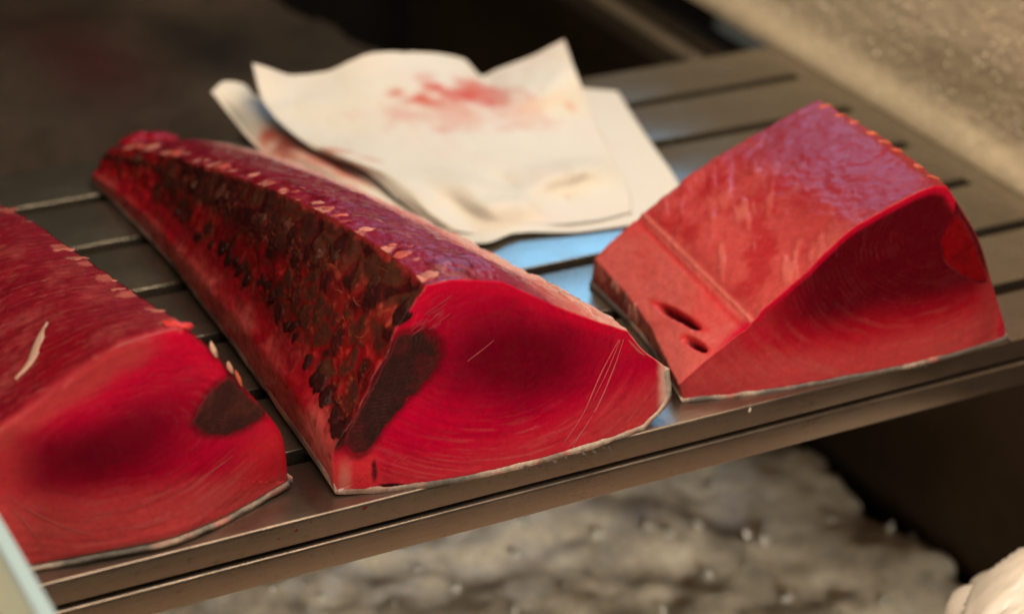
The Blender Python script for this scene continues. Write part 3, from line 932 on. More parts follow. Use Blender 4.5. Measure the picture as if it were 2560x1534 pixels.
# ---- the left block ----------------------------------------------------------
def left_loin():
    t = thing('tuna_loin', 'tuna block at the lower left beside the glass pane, pale sliver on top', 'tuna block', (-48, -22, 0), 'red tuna blocks on the steel shelf')
    f = np.array([(-53.9, -33.0, 0.05), (-54.5, -32.6, 2.3), (-54.3, -32.5, 4.6), (-53.17, -32.5, 5.77), (-50.91, -32.5, 7.03), (-48.94, -32.5, 7.92),
                  (-47.13, -32.5, 8.17), (-46.36, -32.5, 8.13), (-45.31, -32.5, 6.89), (-44.69, -32.5, 5.90), (-44.07, -32.5, 4.98), (-43.43, -32.5, 4.04),
                  (-42.58, -32.4, 2.53), (-42.17, -32.0, 0.22), (-44.26, -32.8, 0.05), (-46.16, -33.5, 0.10), (-47.87, -33.8, 0.12), (-50.12, -33.6, 0.12)])
    def sec(y, zb, xb, squeeze):
        k = zb / 8.13
        o = f.copy()
        o[:, 2] = f[:, 2] * k
        dx = f[:, 0] + 46.36
        o[:, 0] = xb + np.where(dx > 0, dx * squeeze * k ** 1.3, dx * squeeze)
        o[:, 1] = y
        o[o[:, 2] < 0.03, 2] = 0.03
        return o
    s1 = sec(-31.2, 7.93, -46.42, 1.0)
    secs = [f, s1, sec(-28.6, 7.33, -46.5, 0.99), sec(-21.8, 5.96, -46.65, 0.96), sec(-14.0, 4.35, -46.8, 0.92), sec(-9.0, 2.9, -46.9, 0.88), sec(-6.5, 1.9, -47.0, 0.8)]
    loin = Loin(secs, [0, 3, 7, 13], 420, 130)
    def side(P, SI, SQ, T, loin):
        n1 = fbm(P, 0.8, 103, 4); n2 = fbm(P * [1, 0.5, 1], 3.2, 106, 4); n3 = fbm(P * [0.5, 1.4, 1], 2.4, 109, 3)
        c = np.tile(np.array([0.26, 0.010, 0.022]), (len(P), 1))
        c = mixc(c, np.array([0.36, 0.050, 0.052]), sstep(-0.2, 0.5, n1 + 0.5 * n2) * 0.8)
        c = mixc(c, np.array([0.16, 0.003, 0.010]), sstep(0.06, 0.36, n3) * 0.6)
        c = mixc(c, np.array([0.25, 0.02, 0.042]), sstep(0.6, 1.0, SQ) * (SI == 1) * 0.5)
        # a darker oval where a piece was lifted, near the cut
        d = np.hypot((P[:, 0] + 50.6) / 1.3, (P[:, 1] + 30.4) / 1.6)
        c = mixc(c, np.array([0.25, 0.003, 0.012]), sstep(1.15, 0.75, d + 0.15 * n1) * (SI == 1) * 0.8)
        spot = fbm(P * [0.6, 1.2, 1.0], 1.6, 131, 3) + 0.50 * np.sin(2 * np.pi * (T * 11 + 0.1 * n1)) - 16 * np.maximum(0.93 - SQ, 0)
        c = mixc(c, np.array([0.52, 0.14, 0.12]), sstep(0.12, 0.5, spot) * (SI == 1) * 0.8)
        r = SI == 2
        c[r] = mixc(np.tile(DARKM * 1.2, (len(P), 1)), np.array([0.30, 0.01, 0.015]), sstep(0.35, 0.6, SQ + 0.2 * n1))[r]
        c[SI == 3] = np.array([0.5, 0.3, 0.25])
        return c, P[:, 1] * 11 + P[:, 0] * 4 + 3 * n1, np.where(SI == 1, 0.22, 0.0)
    def front(P, er, loin):
        n1 = fbm(P, 0.5, 121, 4); n2 = fbm(P, 2.0, 122, 4)
        e = ell(P, -49.0, 4.25, 3.9, 1.7, 0.14) + 0.16 * n1
        c = mixc(np.tile(RED, (len(P), 1)), DEEP * 1.1, 1 - sstep(0.2, 1.35, e))
        top = sstep(1.15, 0.35, (0.42 * (P[:, 0] + 53) + 5.75 - P[:, 2]) + 0.25 * n2)
        c = mixc(c, np.array([0.44, 0.045, 0.050]), top * sstep(-46.3, -48.5, P[:, 0]) * 0.8)
        c = mixc(c, BRIGHT, sstep(0.2, 0.03, er) * sstep(-48, -46.5, P[:, 0]) * 0.7)
        low = sstep(2.7, 1.1, P[:, 2] + 0.3 * n1 + 0.14 * (P[:, 0] + 47))
        c = mixc(c, SALMON * 1.3, low * 0.95)
        stq = arc_streaks(P, -48.4, 4.3, 1.0, 0.5, 0.1, 3.2, 6.0, 141)
        c = mixc(c, np.array([0.58, 0.13, 0.13]), stq * sstep(0.4, 1.1, e) * (0.06 + 0.42 * sstep(3.0, 1.8, P[:, 2])) * sstep(0.02, 0.1, er))  # fine highlights along the fibres, coloured in as pale streaks
        c = mixc(c, DEEP, arc_streaks(P, -48.4, 4.3, 1.0, 0.5, 0.1, 2.2, 5.0, 143) * 0.22 * sstep(0.1, 0.7, e))
        c = mixc(c, np.array([0.74, 0.012, 0.035]), sstep(-45.2, -43.2, P[:, 0]) * sstep(3.4, 2.4, P[:, 2]) * sstep(0.2, 1.2, P[:, 2]) * 0.9)
        c = mixc(c, np.array([0.56, 0.06, 0.06]), sstep(-51.5, -53.4, P[:, 0]) * 0.5)
        c = mixc(c, np.array([0.12, 0.004, 0.009]), sstep(0.28, 0.0, near_outline(P, LEFT_DARK) + 0.12 * n2) * 0.8)
        fib = ell(P, -48.4, 4.3, 1.0, 0.5, 0.1) * 14 + 7 * n1 + 3 * n2
        amt = 0.10 + 0.40 * sstep(2.8, 1.6, P[:, 2]) + 0.40 * sstep(1.8, 0.6, ell(P, -46.8, 5.6, 2.0, 1.0))
        return c, fib, 0.2 * amt * (er < 0.999)
    build_flesh(loin, t, side, front, rings=80, rough_amp=0.09, shrink=[3], rnd=0.32)
    build_skin(loin, t, [3], lambda V: skin_colors(V, 0.10, 2), th=0.14, extend=(4, 4), seed=7)
    patch('dark_muscle', loin, LEFT_DARK,
          t, MAT_DARK, lambda V, E: soft_rim(V, E, mixc(np.tile(DARKM * 1.3, (len(V), 1)), np.array([0.08, 0.016, 0.014]), sstep(0.0, 0.5, fbm(V, 1.6, 161, 3)) * 0.6), np.array([0.12, 0.004, 0.009]), 161),
          lambda V: (ell(V, -44.2, 5.6, 1, 0.9, 0.0) * 40 + 2 * fbm(V, 0.8, 163, 2), np.full(len(V), 0.08)), jag=0.10, seed=9)
    rng = random.Random(4)
    for i in range(11):                                   # flecks along the ridge
        tt = 0.05 + 0.86 * (i + rng.uniform(-0.35, 0.35)) / 10
        P, n, dv = loin.at(1, 0.945, tt)
        blob('fat_fleck', P + [0, 0, -0.02], n, (1, -0.35, 0.1), rng.uniform(0.34, 0.62), rng.uniform(0.16, 0.30), 0.05, MAT_FAT, t, np.array([0.56, 0.17, 0.14]) * rng.uniform(0.8, 1.0), 500 + i, var=0.35)
    P, n, dv = loin.at(1, 0.985, 0.02)
    blob('fat_fleck', P, n, (1, 0, 0), 0.55, 0.35, 0.12, MAT_FAT, t, np.array([0.72, 0.05, 0.05]), 520, var=0.5)
    for (x, z, a, b, col) in ((-45.35, 7.0, 0.34, 0.085, CREAM * [.85, .75, .7]), (-44.75, 6.15, 0.22, 0.09, CREAM * [.85, .6, .55]), (-44.42, 5.6, 0.34, 0.06, ORANGE * 0.85)):
        yy = cap_point(loin, x, z)[0]
        blob('fat_fleck', (x, yy - 0.02, z), (0.2, -0.9, 0.3), (0.25, 0, -1), a, b, 0.10, MAT_FAT, t, col, int(560 - x * 3), var=0.3)
    # the long pale sliver lying on the top
    pts = []
    for q, tt in ((0.20, 0.105), (0.31, 0.125), (0.42, 0.16), (0.51, 0.205)):
        P, n, dv = loin.at(1, q, tt)
        pts.append(P + n * 0.0)
    ribbon('fat_sliver', pts, 0.22, n, MAT_FAT, t, (0.62, 0.36, 0.28), th=0.05, seed=3, wob=0.12)
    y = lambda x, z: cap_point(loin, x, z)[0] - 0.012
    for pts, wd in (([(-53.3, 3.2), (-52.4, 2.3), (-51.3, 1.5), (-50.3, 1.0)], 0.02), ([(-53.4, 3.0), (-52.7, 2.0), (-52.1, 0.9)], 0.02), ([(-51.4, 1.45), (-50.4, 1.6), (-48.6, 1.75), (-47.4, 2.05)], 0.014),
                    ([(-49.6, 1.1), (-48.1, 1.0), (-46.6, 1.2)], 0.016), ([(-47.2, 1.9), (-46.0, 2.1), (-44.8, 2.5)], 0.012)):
        ribbon('sinew_and_glint', [(x, y(x, z), z) for x, z in pts], wd, loin.cap[1], MAT_FAT, t, (0.56, 0.12, 0.11), th=0.010, seed=int(wd * 1000))
    return t, loin

# ---- the right block ---------------------------------------------------------
def right_loin():
    t = thing('tuna_loin', 'short thick tuna block on the right with two slits in its pale left side', 'tuna block', (-16, -28, 0), 'red tuna blocks on the steel shelf')
    f = np.array([(-25.11, -32.71, 0.06), (-25.38, -32.69, 0.89), (-24.31, -32.77, 1.70), (-22.2, -32.94, 3.15), (-21.66, -32.99, 3.78), (-19.88, -33.14, 5.15),
                  (-18.14, -33.28, 6.65), (-17.21, -33.36, 7.13), (-15.34, -33.52, 7.87), (-14.19, -33.61, 8.15), (-13.50, -33.66, 8.05), (-12.54, -33.75, 6.79),
                  (-11.45, -33.84, 5.26), (-10.45, -33.92, 3.13), (-9.41, -34.01, 0.92), (-9.11, -34.03, 0.03), (-11.96, -34.15, 0.0), (-15.08, -34.15, 0.0), (-20.2, -33.65, 0.0), (-23.17, -33.15, 0.02)])
    b = np.array([(-23.45, -22.3, 0.04), (-23.2, -22.2, 1.35), (-22.4, -22.2, 2.0), (-20.95, -22.2, 3.05), (-20.2, -22.2, 3.5), (-18.87, -22.2, 4.31),
                  (-17.2, -22.2, 5.15), (-15.69, -22.2, 5.79), (-13.8, -22.2, 6.5), (-12.4, -22.2, 6.98), (-11.75, -22.2, 7.12), (-10.9, -22.2, 6.0),
                  (-10.0, -22.2, 4.5), (-9.2, -22.2, 2.8), (-8.4, -22.2, 0.9), (-8.1, -22.2, 0.04), (-11, -22.2, 0.03), (-15, -22.2, 0.03), (-18, -22.2, 0.03), (-21, -22.2, 0.03)])
    m = f * 0.5 + b * 0.5
    m[4:11, 2] += 0.22
    m[:3, 0] += 0.45
    m[2, 2] += 0.05
    loin = Loin([f, m, b], [0, 1, 3, 10, 15], 460, 130)
    def streak(P):
        Q = np.column_stack([(P[:, 0] * 0.87 - P[:, 1] * 0.5) * 2.6 + 0.5 * fbm(P, 0.8, 75, 2), (P[:, 0] * 0.5 + P[:, 1] * 0.87) * 0.42, P[:, 2] * 0.2])
        return fbm(Q, 1.0, 77, 3)
    def slit(P, SI, SQ, T, q0, t0, lq, lt):
        return np.hypot((SQ - q0) / lq, (T - t0) / lt) + 9 * (SI != 1)
    def hollow(P, SI, SQ, T):
        n = fbm(P, 3, 71, 2)
        d = -0.55 * sstep(1.15, 0.5, slit(P, SI, SQ + 0.9 * (T - 0.33), T, 0.42, 0.34, 0.068, 0.16) + 0.15 * n)
        d = d - 0.50 * sstep(1.15, 0.5, slit(P, SI, SQ + 0.8 * (T - 0.125), T, 0.40, 0.125, 0.060, 0.085) + 0.15 * n)
        # groove beside the ridge line, and the raised tendon on it
        g = (SI == 1) * np.exp(-((SQ - 0.90 + 0.015 * n) / 0.035) ** 2) + 0
        d = d - 0.05 * g
        d = d + 0.045 * ((SI == 2) * np.exp(-((SQ - 0.012) / 0.012) ** 2))
        st = streak(P)
        d = d + (SI == 2) * 0.06 * sstep(-0.05, 0.35, st) * sstep(0.66, 0.3, SQ)
        d = d + (SI == 0) * 0.10 * fbm(P, 1.5, 78, 3)
        return d
    def side(P, SI, SQ, T, loin):
        n1 = fbm(P, 0.7, 203, 4); n2 = fbm(P, 2.6, 206, 4); st = streak(P)
        c = np.tile(CORAL, (len(P), 1))
        a = SI == 1
        s = mixc(np.tile(CORAL * 0.95, (len(P), 1)), np.array([0.56, 0.05, 0.05]), sstep(-0.1, 0.5, n1) * 0.6)
        s = mixc(s, np.array([0.56, 0.035, 0.04]), np.exp(-((SQ - 0.90 + 0.02 * n2) / 0.045) ** 2) * 0.8)
        for q0, t0, lq, lt, k in ((0.42, 0.34, 0.068, 0.16, 0.9), (0.40, 0.125, 0.060, 0.085, 0.8)):
            d = slit(P, SI, SQ + k * (T - t0), T, q0, t0, lq, lt)
            s = mixc(s, np.array([0.62, 0.02, 0.025]), sstep(1.6, 1.0, d) * 0.8)
            s = mixc(s, np.array([0.16, 0.008, 0.015]), sstep(1.05, 0.6, d + 0.2 * n2))
        s = mixc(s, RED, sstep(0.07, 0.0, T) * sstep(0.3, 0.9, SQ))
        c[a] = s[a]
        b = SI == 2
        top = mixc(np.tile(np.array([0.50, 0.068, 0.066]), (len(P), 1)), np.array([0.25, 0.014, 0.022]), sstep(0.15, 0.75, SQ + 0.15 * n1))
        top = mixc(top, np.array([0.38, 0.012, 0.020]), sstep(0.0, 0.4, n1) * sstep(0.7, 0.3, SQ) * 0.7)
        top = mixc(top, np.array([0.60, 0.17, 0.14]), sstep(-0.02, 0.34, st) * sstep(0.66, 0.3, SQ) * sstep(0.02, 0.12, SQ) * sstep(0.85, 0.5, T) * 0.5)  # glints on the fibres put into the colour as pale streaks
        top = mixc(top, np.array([0.66, 0.18, 0.15]), np.exp(-((SQ - 0.012 + 0.004 * n2) / 0.010) ** 2))
        c[b] = top[b]
        d = SI == 0
        c[d] = mixc(np.tile(np.array([0.38, 0.10, 0.08]), (len(P), 1)), np.array([0.24, 0.035, 0.03]), sstep(-0.1, 0.4, n2))[d]
        e = SI == 3
        c[e] = mixc(np.tile(RED * 0.8, (len(P), 1)), DARKM * 2, sstep(0.0, 0.5, n1))[e]
        c[SI == 4] = np.array([0.5, 0.3, 0.25])
        return c, P[:, 1] * 5 + P[:, 0] * 9, np.where(SI == 2, 0.10, 0.0)
    def front(P, er, loin):
        n1 = fbm(P, 0.5, 221, 4); n2 = fbm(P, 2.0, 222, 4)
        dk = sstep(1.5, 3.6, P[:, 2] + 0.35 * n1 - 0.015 * (P[:, 0] + 15) ** 2 * (P[:, 0] > -15)) * sstep(-22.6, -19.0, P[:, 0])
        c = mixc(np.tile(np.array([0.46, 0.006, 0.022]), (len(P), 1)), MAROON * 1.15, dk * 0.95)
        low = sstep(2.1, 0.6, P[:, 2] + 0.25 * n1 - 0.06 * np.abs(P[:, 0] + 17))
        c = mixc(c, SALMON * 1.15, low * 0.95)
        stq = arc_streaks(P, -13.2, 6.2, 1.0, 0.72, 0.15, 3.0, 4.5, 241)
        c = mixc(c, np.array([0.52, 0.11, 0.10]), stq * (0.04 + 0.26 * sstep(3.6, 1.6, P[:, 2])))
        c = mixc(c, SALMON * 0.9, sstep(-20.5, -23.5, P[:, 0]) * 0.55)
        c = mixc(c, BRIGHT * 0.95, sstep(0.075, 0.02, er) * (P[:, 2] > 3.2) * (P[:, 0] < -13))
        c = mixc(c, SALMON * 0.8, sstep(-11.6, -10.4, P[:, 0]) * sstep(4.6, 3.2, P[:, 2]) * sstep(-9.6, -10.2, P[:, 0]) * 0.7)
        c = mixc(c, RED, sstep(-10.0, -9.5, P[:, 0]) * 0.8)
        c = mixc(c, np.array([0.5, 0.012, 0.03]), sstep(1.2, 0.5, ell(P, -22.0, 2.5, 0.9, 0.7)) * 0.8)
        fib = ell(P, -13.2, 6.2, 1.0, 0.72, 0.15) * 8.5 + 1.2 * n1
        band = sstep(2.4, 3.4, ell(P, -13.2, 6.2, 1, 0.72, 0.15))
        c = mixc(c, np.array([0.60, 0.14, 0.12]), (0.5 + 0.5 * np.sin(fib)) ** 4 * band * sstep(4.2, 2.0, P[:, 2]) * 0.14 * sstep(-0.4, 0.5, n1))
        return c, fib * 3.1, (0.02 + 0.04 * band) * (er < 0.999)
    build_flesh(loin, t, side, front, rings=80, rough_amp=0.07, shrink=[4], hollow=hollow)
    build_skin(loin, t, [4], lambda V: skin_colors(V, 0.22, 3), th=0.15, extend=(4, 3), seed=12)
    patch('red_muscle', loin, [(-13.55, 5.6), (-13.35, 6.4), (-12.95, 6.75), (-12.5, 6.45), (-11.7, 5.2), (-11.1, 4.0), (-10.7, 3.1), (-11.6, 3.35), (-12.6, 4.0), (-13.3, 4.7)], t, MAT_FLESH,
          lambda V, E: soft_rim(V, E, mixc(np.tile(np.array([0.25, 0.002, 0.006]), (len(V), 1)), MAROON, sstep(0.1, 0.6, fbm(V, 1.5, 261, 3)) * 0.5), MAROON * 1.3, 261),
          lambda V: (V[:, 0] * 20, np.full(len(V), 0.0)), jag=0.05, seed=15)
    rng = random.Random(8)
    for i in range(8):
        P, n, dv = loin.at(2, 0.985, 0.10 + 0.84 * (i + rng.uniform(-0.3, 0.3)) / 7)
        blob('fat_fleck', P, n, (1, -0.2, -0.4), rng.uniform(0.24, 0.36), rng.uniform(0.13, 0.18), 0.12, MAT_FAT, t, np.array([0.60, 0.13, 0.08]) * rng.uniform(0.8, 1.05), 700 + i, var=0.4)
    for i in range(6):
        P, n, dv = loin.at(0, rng.uniform(0.2, 0.9), rng.uniform(0.55, 0.98))
        blob('fat_fleck', P, n, (0.2, 0.3, 1), rng.uniform(0.25, 0.5), rng.uniform(0.15, 0.25), 0.16, MAT_FAT, t, np.array([0.5, 0.2, 0.16]) * rng.uniform(0.6, 1.1), 730 + i, var=0.5)
    skin_frays(loin, t, [(-23.0 + 0.75 * i + 0.2 * (i % 3), -33.35 - 0.045 * i, 0.03) for i in range(8)] + [(-14.6, -34.2, 0.02), (-14.2, -34.2, 0.03), (-13.8, -34.2, 0.02), (-9.2, -34.1, 0.08)], 62)
    return t, loin

MID, mid = mid_loin()
LEFT, left = left_loin()
RIGHT, right = right_loin()

# ------------------------------------------------------------------ paper
def net_surface(net, nu, nv):
    net = np.array(net, float)
    rows = np.array([catmull(r, nu) for r in net])
    return np.array([catmull(rows[:, i], nv) for i in range(nu)]).transpose(1, 0, 2)

PAPER_TOP = [[[-30.52,0.0,3.46],[-28.4,0.2,2.61],[-26.31,0.2,2.27],[-24.9,0.2,2.7],[-22.96,0.3,2.83],[-18.95,0.0,2.18],[-18.14,-0.3,1.77],[-17.6,-0.6,1.09],[-16.77,-0.9,1.41],[-15.07,-1.2,1.93],[-13.3,-1.8,2.9]],[[-30.73,-1.66,2.4],[-28.86,-2.18,1.9],[-27.12,-2.64,1.8],[-25.52,-2.68,1.9],[-23.65,-2.68,1.9],[-20.62,-3.77,1.7],[-19.87,-4.2,1.55],[-19.12,-4.62,1.4],[-17.93,-4.88,1.6],[-16.74,-5.14,1.8],[-14.06,-4.54,2.2]],[[-30.48,-3.59,1.6],[-29.01,-4.6,1.2],[-27.31,-5.06,1.1],[-25.82,-5.29,1.1],[-23.9,-5.64,1.1],[-21.28,-6.48,1.0],[-20.37,-6.79,0.95],[-19.46,-7.11,0.9],[-18.3,-7.19,0.9],[-17.14,-7.27,0.9],[-14.21,-6.38,0.9]],[[-29.68,-6.09,1.1],[-28.91,-7.59,1.3],[-27.6,-8.35,1.1],[-25.96,-8.69,0.8],[-24.27,-9.17,0.7],[-22.19,-10.04,0.7],[-21.28,-10.29,0.7],[-20.37,-10.54,0.7],[-19.13,-10.54,0.65],[-17.88,-10.54,0.6],[-15.23,-9.74,0.5]],[[-28.22,-8.51,0.75],[-27.8,-9.95,1.0],[-27.1,-11.02,1.0],[-25.93,-11.79,0.9],[-24.54,-12.33,1.1],[-22.48,-12.32,0.5],[-21.69,-12.74,0.7],[-20.89,-13.15,0.9],[-19.83,-13.31,1.05],[-18.77,-13.46,1.2],[-16.19,-12.8,0.35]],[[-27.85,-11.45,0.45],[-27.56,-12.66,0.6],[-27.1,-13.69,0.75],[-25.62,-13.39,0.45],[-24.9,-14.93,1.1],[-23.03,-14.76,1.0],[-21.82,-14.33,0.7],[-20.6,-13.91,0.4],[-19.64,-14.05,0.45],[-18.68,-14.19,0.5],[-17.03,-15.2,0.3]],[[-27.4,-13.67,0.15],[-27.03,-14.45,0.15],[-26.58,-15.28,0.18],[-25.74,-15.98,0.16],[-24.46,-16.04,0.22],[-22.75,-16.17,0.16],[-22.14,-16.47,0.18],[-21.52,-16.78,0.2],[-20.67,-16.86,0.18],[-19.8,-16.94,0.16],[-17.86,-16.77,0.15]]]
PAPER_LOW = [[[-32.43,0.9,1.95],[-31.51,1.5,2.19],[-30.42,1.4,1.9],[-29.45,1.0,1.16],[-24.89,2.8,0.5],[-21.36,2.51,0.3],[-18.19,1.35,0.25],[-14.22,-0.77,0.2],[-12.05,-2.2,0.07],[-10.79,-3.57,0.25]],[[-31.75,0.11,0.9],[-31.26,-0.36,1.3],[-30.42,-0.8,1.2],[-29.36,-1.49,0.8],[-26.13,-1.0,0.3],[-22.82,-1.53,0.2],[-19.81,-2.77,0.2],[-15.9,-4.26,0.15],[-12.94,-5.48,0.15],[-11.74,-6.87,0.15]],[[-31.59,-2.24,0.45],[-31.03,-2.77,0.8],[-30.26,-3.34,0.9],[-29.17,-3.92,0.5],[-26.98,-4.38,0.2],[-24.2,-5.35,0.12],[-21.29,-6.57,0.12],[-17.57,-8.12,0.12],[-14.14,-8.99,0.12],[-12.76,-10.49,0.15]],[[-31.4,-4.44,0.2],[-30.81,-4.87,0.5],[-30.2,-5.77,0.7],[-29.28,-6.71,0.6],[-27.48,-7.42,0.2],[-24.99,-8.82,0.12],[-22.34,-9.93,0.12],[-18.92,-11.38,0.12],[-15.21,-12.41,0.12],[-13.88,-14.56,0.12]],[[-30.48,-6.92,0.12],[-29.84,-7.7,0.25],[-29.3,-8.69,0.4],[-28.67,-9.72,0.4],[-27.38,-10.96,0.15],[-25.54,-12.18,0.12],[-23.15,-13.2,0.12],[-20.2,-14.46,0.12],[-16.79,-15.4,0.12],[-15.23,-17.08,0.12]],[[-29.58,-10.51,0.1],[-29.03,-11.19,0.12],[-28.47,-12.09,0.15],[-27.92,-12.96,0.15],[-27.21,-14.16,0.12],[-26.69,-16.14,0.12],[-25.93,-17.16,0.35],[-24.06,-16.72,0.3],[-21.45,-17.45,0.12],[-18.71,-17.81,0.12]]]


m, nt, b, N, L = new_mat('butcher_paper')
at = N('ShaderNodeAttribute'); at.attribute_name = 'tint'
pn = noise_node(nt, 500, 4, 0.6)
L(mul_color(nt, at.outputs['Color'], ramp(nt, pn.outputs['Fac'], 0.25, 0.75, 0.96, 1.03)), b.inputs['Base Color'])
setp(b, Roughness=0.55, Subsurface_Weight=0.0, Transmission_Weight=0.0)
MAT_PAPER = m

def paper(name, net, label, stains, seed, drop):
    S = net_surface(net, 90, 70)
    P = S.reshape(-1, 3)
    wr = 0.05 * fbm(P, 0.35, seed, 3) * sstep(0, 1, P[:, 2]) + 0.14 * (sstep(0.0, 0.28, np.abs(fbm(P * [1, 1, 0], 0.13, seed + 30, 2))) - 1) * sstep(0.15, 0.6, P[:, 2]) + 0.05 * (sstep(0.0, 0.2, np.abs(fbm(P * [1, 1, 0], 0.4, seed + 33, 2))) - 1) * sstep(0.15, 0.4, P[:, 2])
    P = P + np.array([0, 0, 1.0]) * (wr + drop)[:, None]
    P[:, 2] = np.maximum(P[:, 2], 0.03)
    c = np.tile(np.array([0.80, 0.765, 0.69]), (len(P), 1))
    c = mixc(c, np.array([0.80, 0.71, 0.66]), sstep(0.0, 0.6, fbm(P, 0.25, seed + 2, 3)) * 0.6)
    for x, y, rx, ry, rot, colr, k, thr in stains:
        cs, sn = math.cos(rot), math.sin(rot)
        dx, dy = P[:, 0] - x, P[:, 1] - y
        d = np.hypot((dx * cs + dy * sn) / rx, (-dx * sn + dy * cs) / ry)
        nz = fbm(P, 1.1, seed + int(rx * 100), 4)
        c = mixc(c, np.array(colr), sstep(1.2, 0.3, d + thr * nz) * k)
    nn = 90 * 70
    V = np.vstack([P, P - [0, 0, 0.012]])
    F = grid_faces(70, 90).tolist() + grid_faces(70, 90, off=nn)[:, ::-1].tolist()
    rim = [i for i in range(90)] + [r * 90 + 89 for r in range(1, 70)] + [69 * 90 + i for i in range(88, -1, -1)] + [r * 90 for r in range(68, 0, -1)]
    F += [(rim[i], rim[(i + 1) % len(rim)], nn + rim[(i + 1) % len(rim)], nn + rim[i]) for i in range(len(rim))]
    o = mesh_obj(name, V, F, MAT_PAPER, None, np.vstack([c, c]))
    return tag(o, label, 'paper', 'stained paper sheets behind the tuna')

BLOOD = (0.64, 0.095, 0.040); PINK = (0.72, 0.40, 0.34); RUST = (0.60, 0.16, 0.09)
paper('paper_sheet', PAPER_TOP, 'cream butcher paper on top, raised back corner and orange red smears', [
    (-20.5, -4.0, 3.0, 1.3, -0.25, BLOOD, 1.0, 1.0), (-19.0, -3.4, 1.2, 1.7, 0.3, BLOOD, 0.8, 0.9), (-21.3, -5.6, 4.4, 1.2, -0.35, PINK, 0.75, 1.1), (-18.6, -5.6, 2.2, 1.2, -0.4, PINK, 0.45, 1.0),
    (-21.8, -2.0, 0.7, 0.4, 0, BLOOD, 0.35, 0.8), (-15.4, -6.3, 0.45, 0.5, 0, (0.75, 0.30, 0.12), 0.55, 0.6), (-20.1, -14.4, 0.2, 0.15, 0, BLOOD, 0.5, 0.2), (-16.9, -5.8, 1.5, 0.5, 0, (0.80, 0.55, 0.36), 0.4, 0.8),
    (-28.9, -7.0, 0.9, 0.5, -0.6, RUST, 0.7, 0.8), (-27.8, -8.2, 0.9, 0.3, -0.7, RUST, 0.5, 0.6)], 3, 0.05)
paper('paper_sheet', PAPER_LOW, 'cream butcher paper underneath, rolled left edge soaked with blood near the tuna', [
    (-30.3, -3.5, 1.7, 2.0, -0.4, (0.60, 0.14, 0.09), 1.0, 0.9), (-29.4, -6.4, 0.9, 2.2, 0.35, (0.62, 0.13, 0.09), 0.8, 0.8), (-28.7, -8.4, 0.6, 1.5, 0.4, BLOOD, 0.5, 0.8), (-30.5, -4.4, 0.7, 0.9, 0.2, (0.30, 0.05, 0.04), 0.8, 0.7), (-29.0, -7.4, 0.35, 1.6, 0.45, (0.25, 0.035, 0.03), 0.9, 0.6)], 9, 0.0)

# ------------------------------------------------------------------ right wall, bin walls, back
def slab(name, x0, x1, y0, y1, z0, z1, mat, kind='structure', res=None):
    V = [(x, y, z) for x in (x0, x1) for y in (y0, y1) for z in (z0, z1)]
    F = [(0, 1, 3, 2), (4, 6, 7, 5), (0, 4, 5, 1), (2, 3, 7, 6), (0, 2, 6, 4), (1, 5, 7, 3)]
    o = mesh_obj(name, V, F, mat, None, smooth=False)
    bm = bmesh.new(); bm.from_mesh(o.data); bmesh.ops.recalc_face_normals(bm, faces=bm.faces); bm.to_mesh(o.data); bm.free()
    if kind:
        o['kind'] = kind
    return o

MAT_WALL = stone('frosted_panel', (0.52, 0.44, 0.32), 0.6, 520, 0.22, 0.5, speck=150)
MAT_BIN = stone('brown_bin_wall', (0.050, 0.032, 0.018), 0.95, 60, 0.15, 0.1)
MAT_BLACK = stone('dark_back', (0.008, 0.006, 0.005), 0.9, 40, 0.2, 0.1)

# the frosted side wall: a foot that curves up from the shelf, then an upright face with frost
ys = np.linspace(-60, 32, 260)
prof = [(1.55, -0.3), (1.56, -0.02), (1.62, 0.25), (1.8, 0.6), (2.1, 0.95), (2.4, 1.35), (2.6, 2.0)] + [(2.65, z) for z in np.linspace(3, 19, 60)]
prof = catmull(np.array([(p[0], 0, p[1]) for p in prof]), 160)
V = np.array([[(p[0], y, p[2]) for p in prof] for y in ys])
nz = 0.10 * fbm(V.reshape(-1, 3), 1.4, 401, 4).reshape(V.shape[:2]) + 0.05 * fbm(V.reshape(-1, 3), 5, 402, 2).reshape(V.shape[:2])
V[..., 0] -= nz * sstep(0.1, 1.2, V[..., 2])
nr, ncw = V.shape[:2]
back = V.copy(); back[..., 0] = 4.5
VV = np.vstack([V.reshape(-1, 3), back[[0, -1]][:, [0, -1]].reshape(-1, 3)])
kb = nr * ncw
F = grid_faces(nr, ncw).tolist()
F += [(ncw - 1, (nr - 1) * ncw + ncw - 1, kb + 3, kb + 1)]
o = mesh_obj('frosted_wall', VV, F, MAT_WALL, None)
tag(o, 'pale frosted wall standing along the right end of the shelf', 'wall')

# frost grains stuck to it
rng = random.Random(77)
def crystals(name, places, mat, col, smin, smax, seed):
    """many small irregular crystals joined into one object"""
    rng = random.Random(seed)
    V, F = [], []
    for p, nrm in places:
        s = rng.uniform(smin, smax)
        b0 = len(V)
        R = np.array(Matrix.Rotation(rng.uniform(0, 6.28), 3, Vector((rng.gauss(0, 1), rng.gauss(0, 1), rng.gauss(0, 1))).normalized()))
        for v in ((1, 0, 0), (-1, 0, 0), (0, 1, 0), (0, -1, 0), (0, 0, 1), (0, 0, -1)):
            V.append(np.asarray(p) + R @ (np.array(v) * s * rng.uniform(0.5, 1.3)))
        F += [(b0 + i, b0 + j, b0 + k) for i, j, k in ((0, 2, 4), (2, 1, 4), (1, 3, 4), (3, 0, 4), (2, 0, 5), (1, 2, 5), (3, 1, 5), (0, 3, 5))]
    o = mesh_obj(name, np.array(V), F, mat, None, np.tile(np.asarray(col, float), (len(V), 1)), smooth=False)
    o['kind'] = 'stuff'
    return o
m, nt, b, N, L = new_mat('frost_grain')
setp(b, Base_Color=(0.72, 0.66, 0.54, 1), Roughness=0.3)
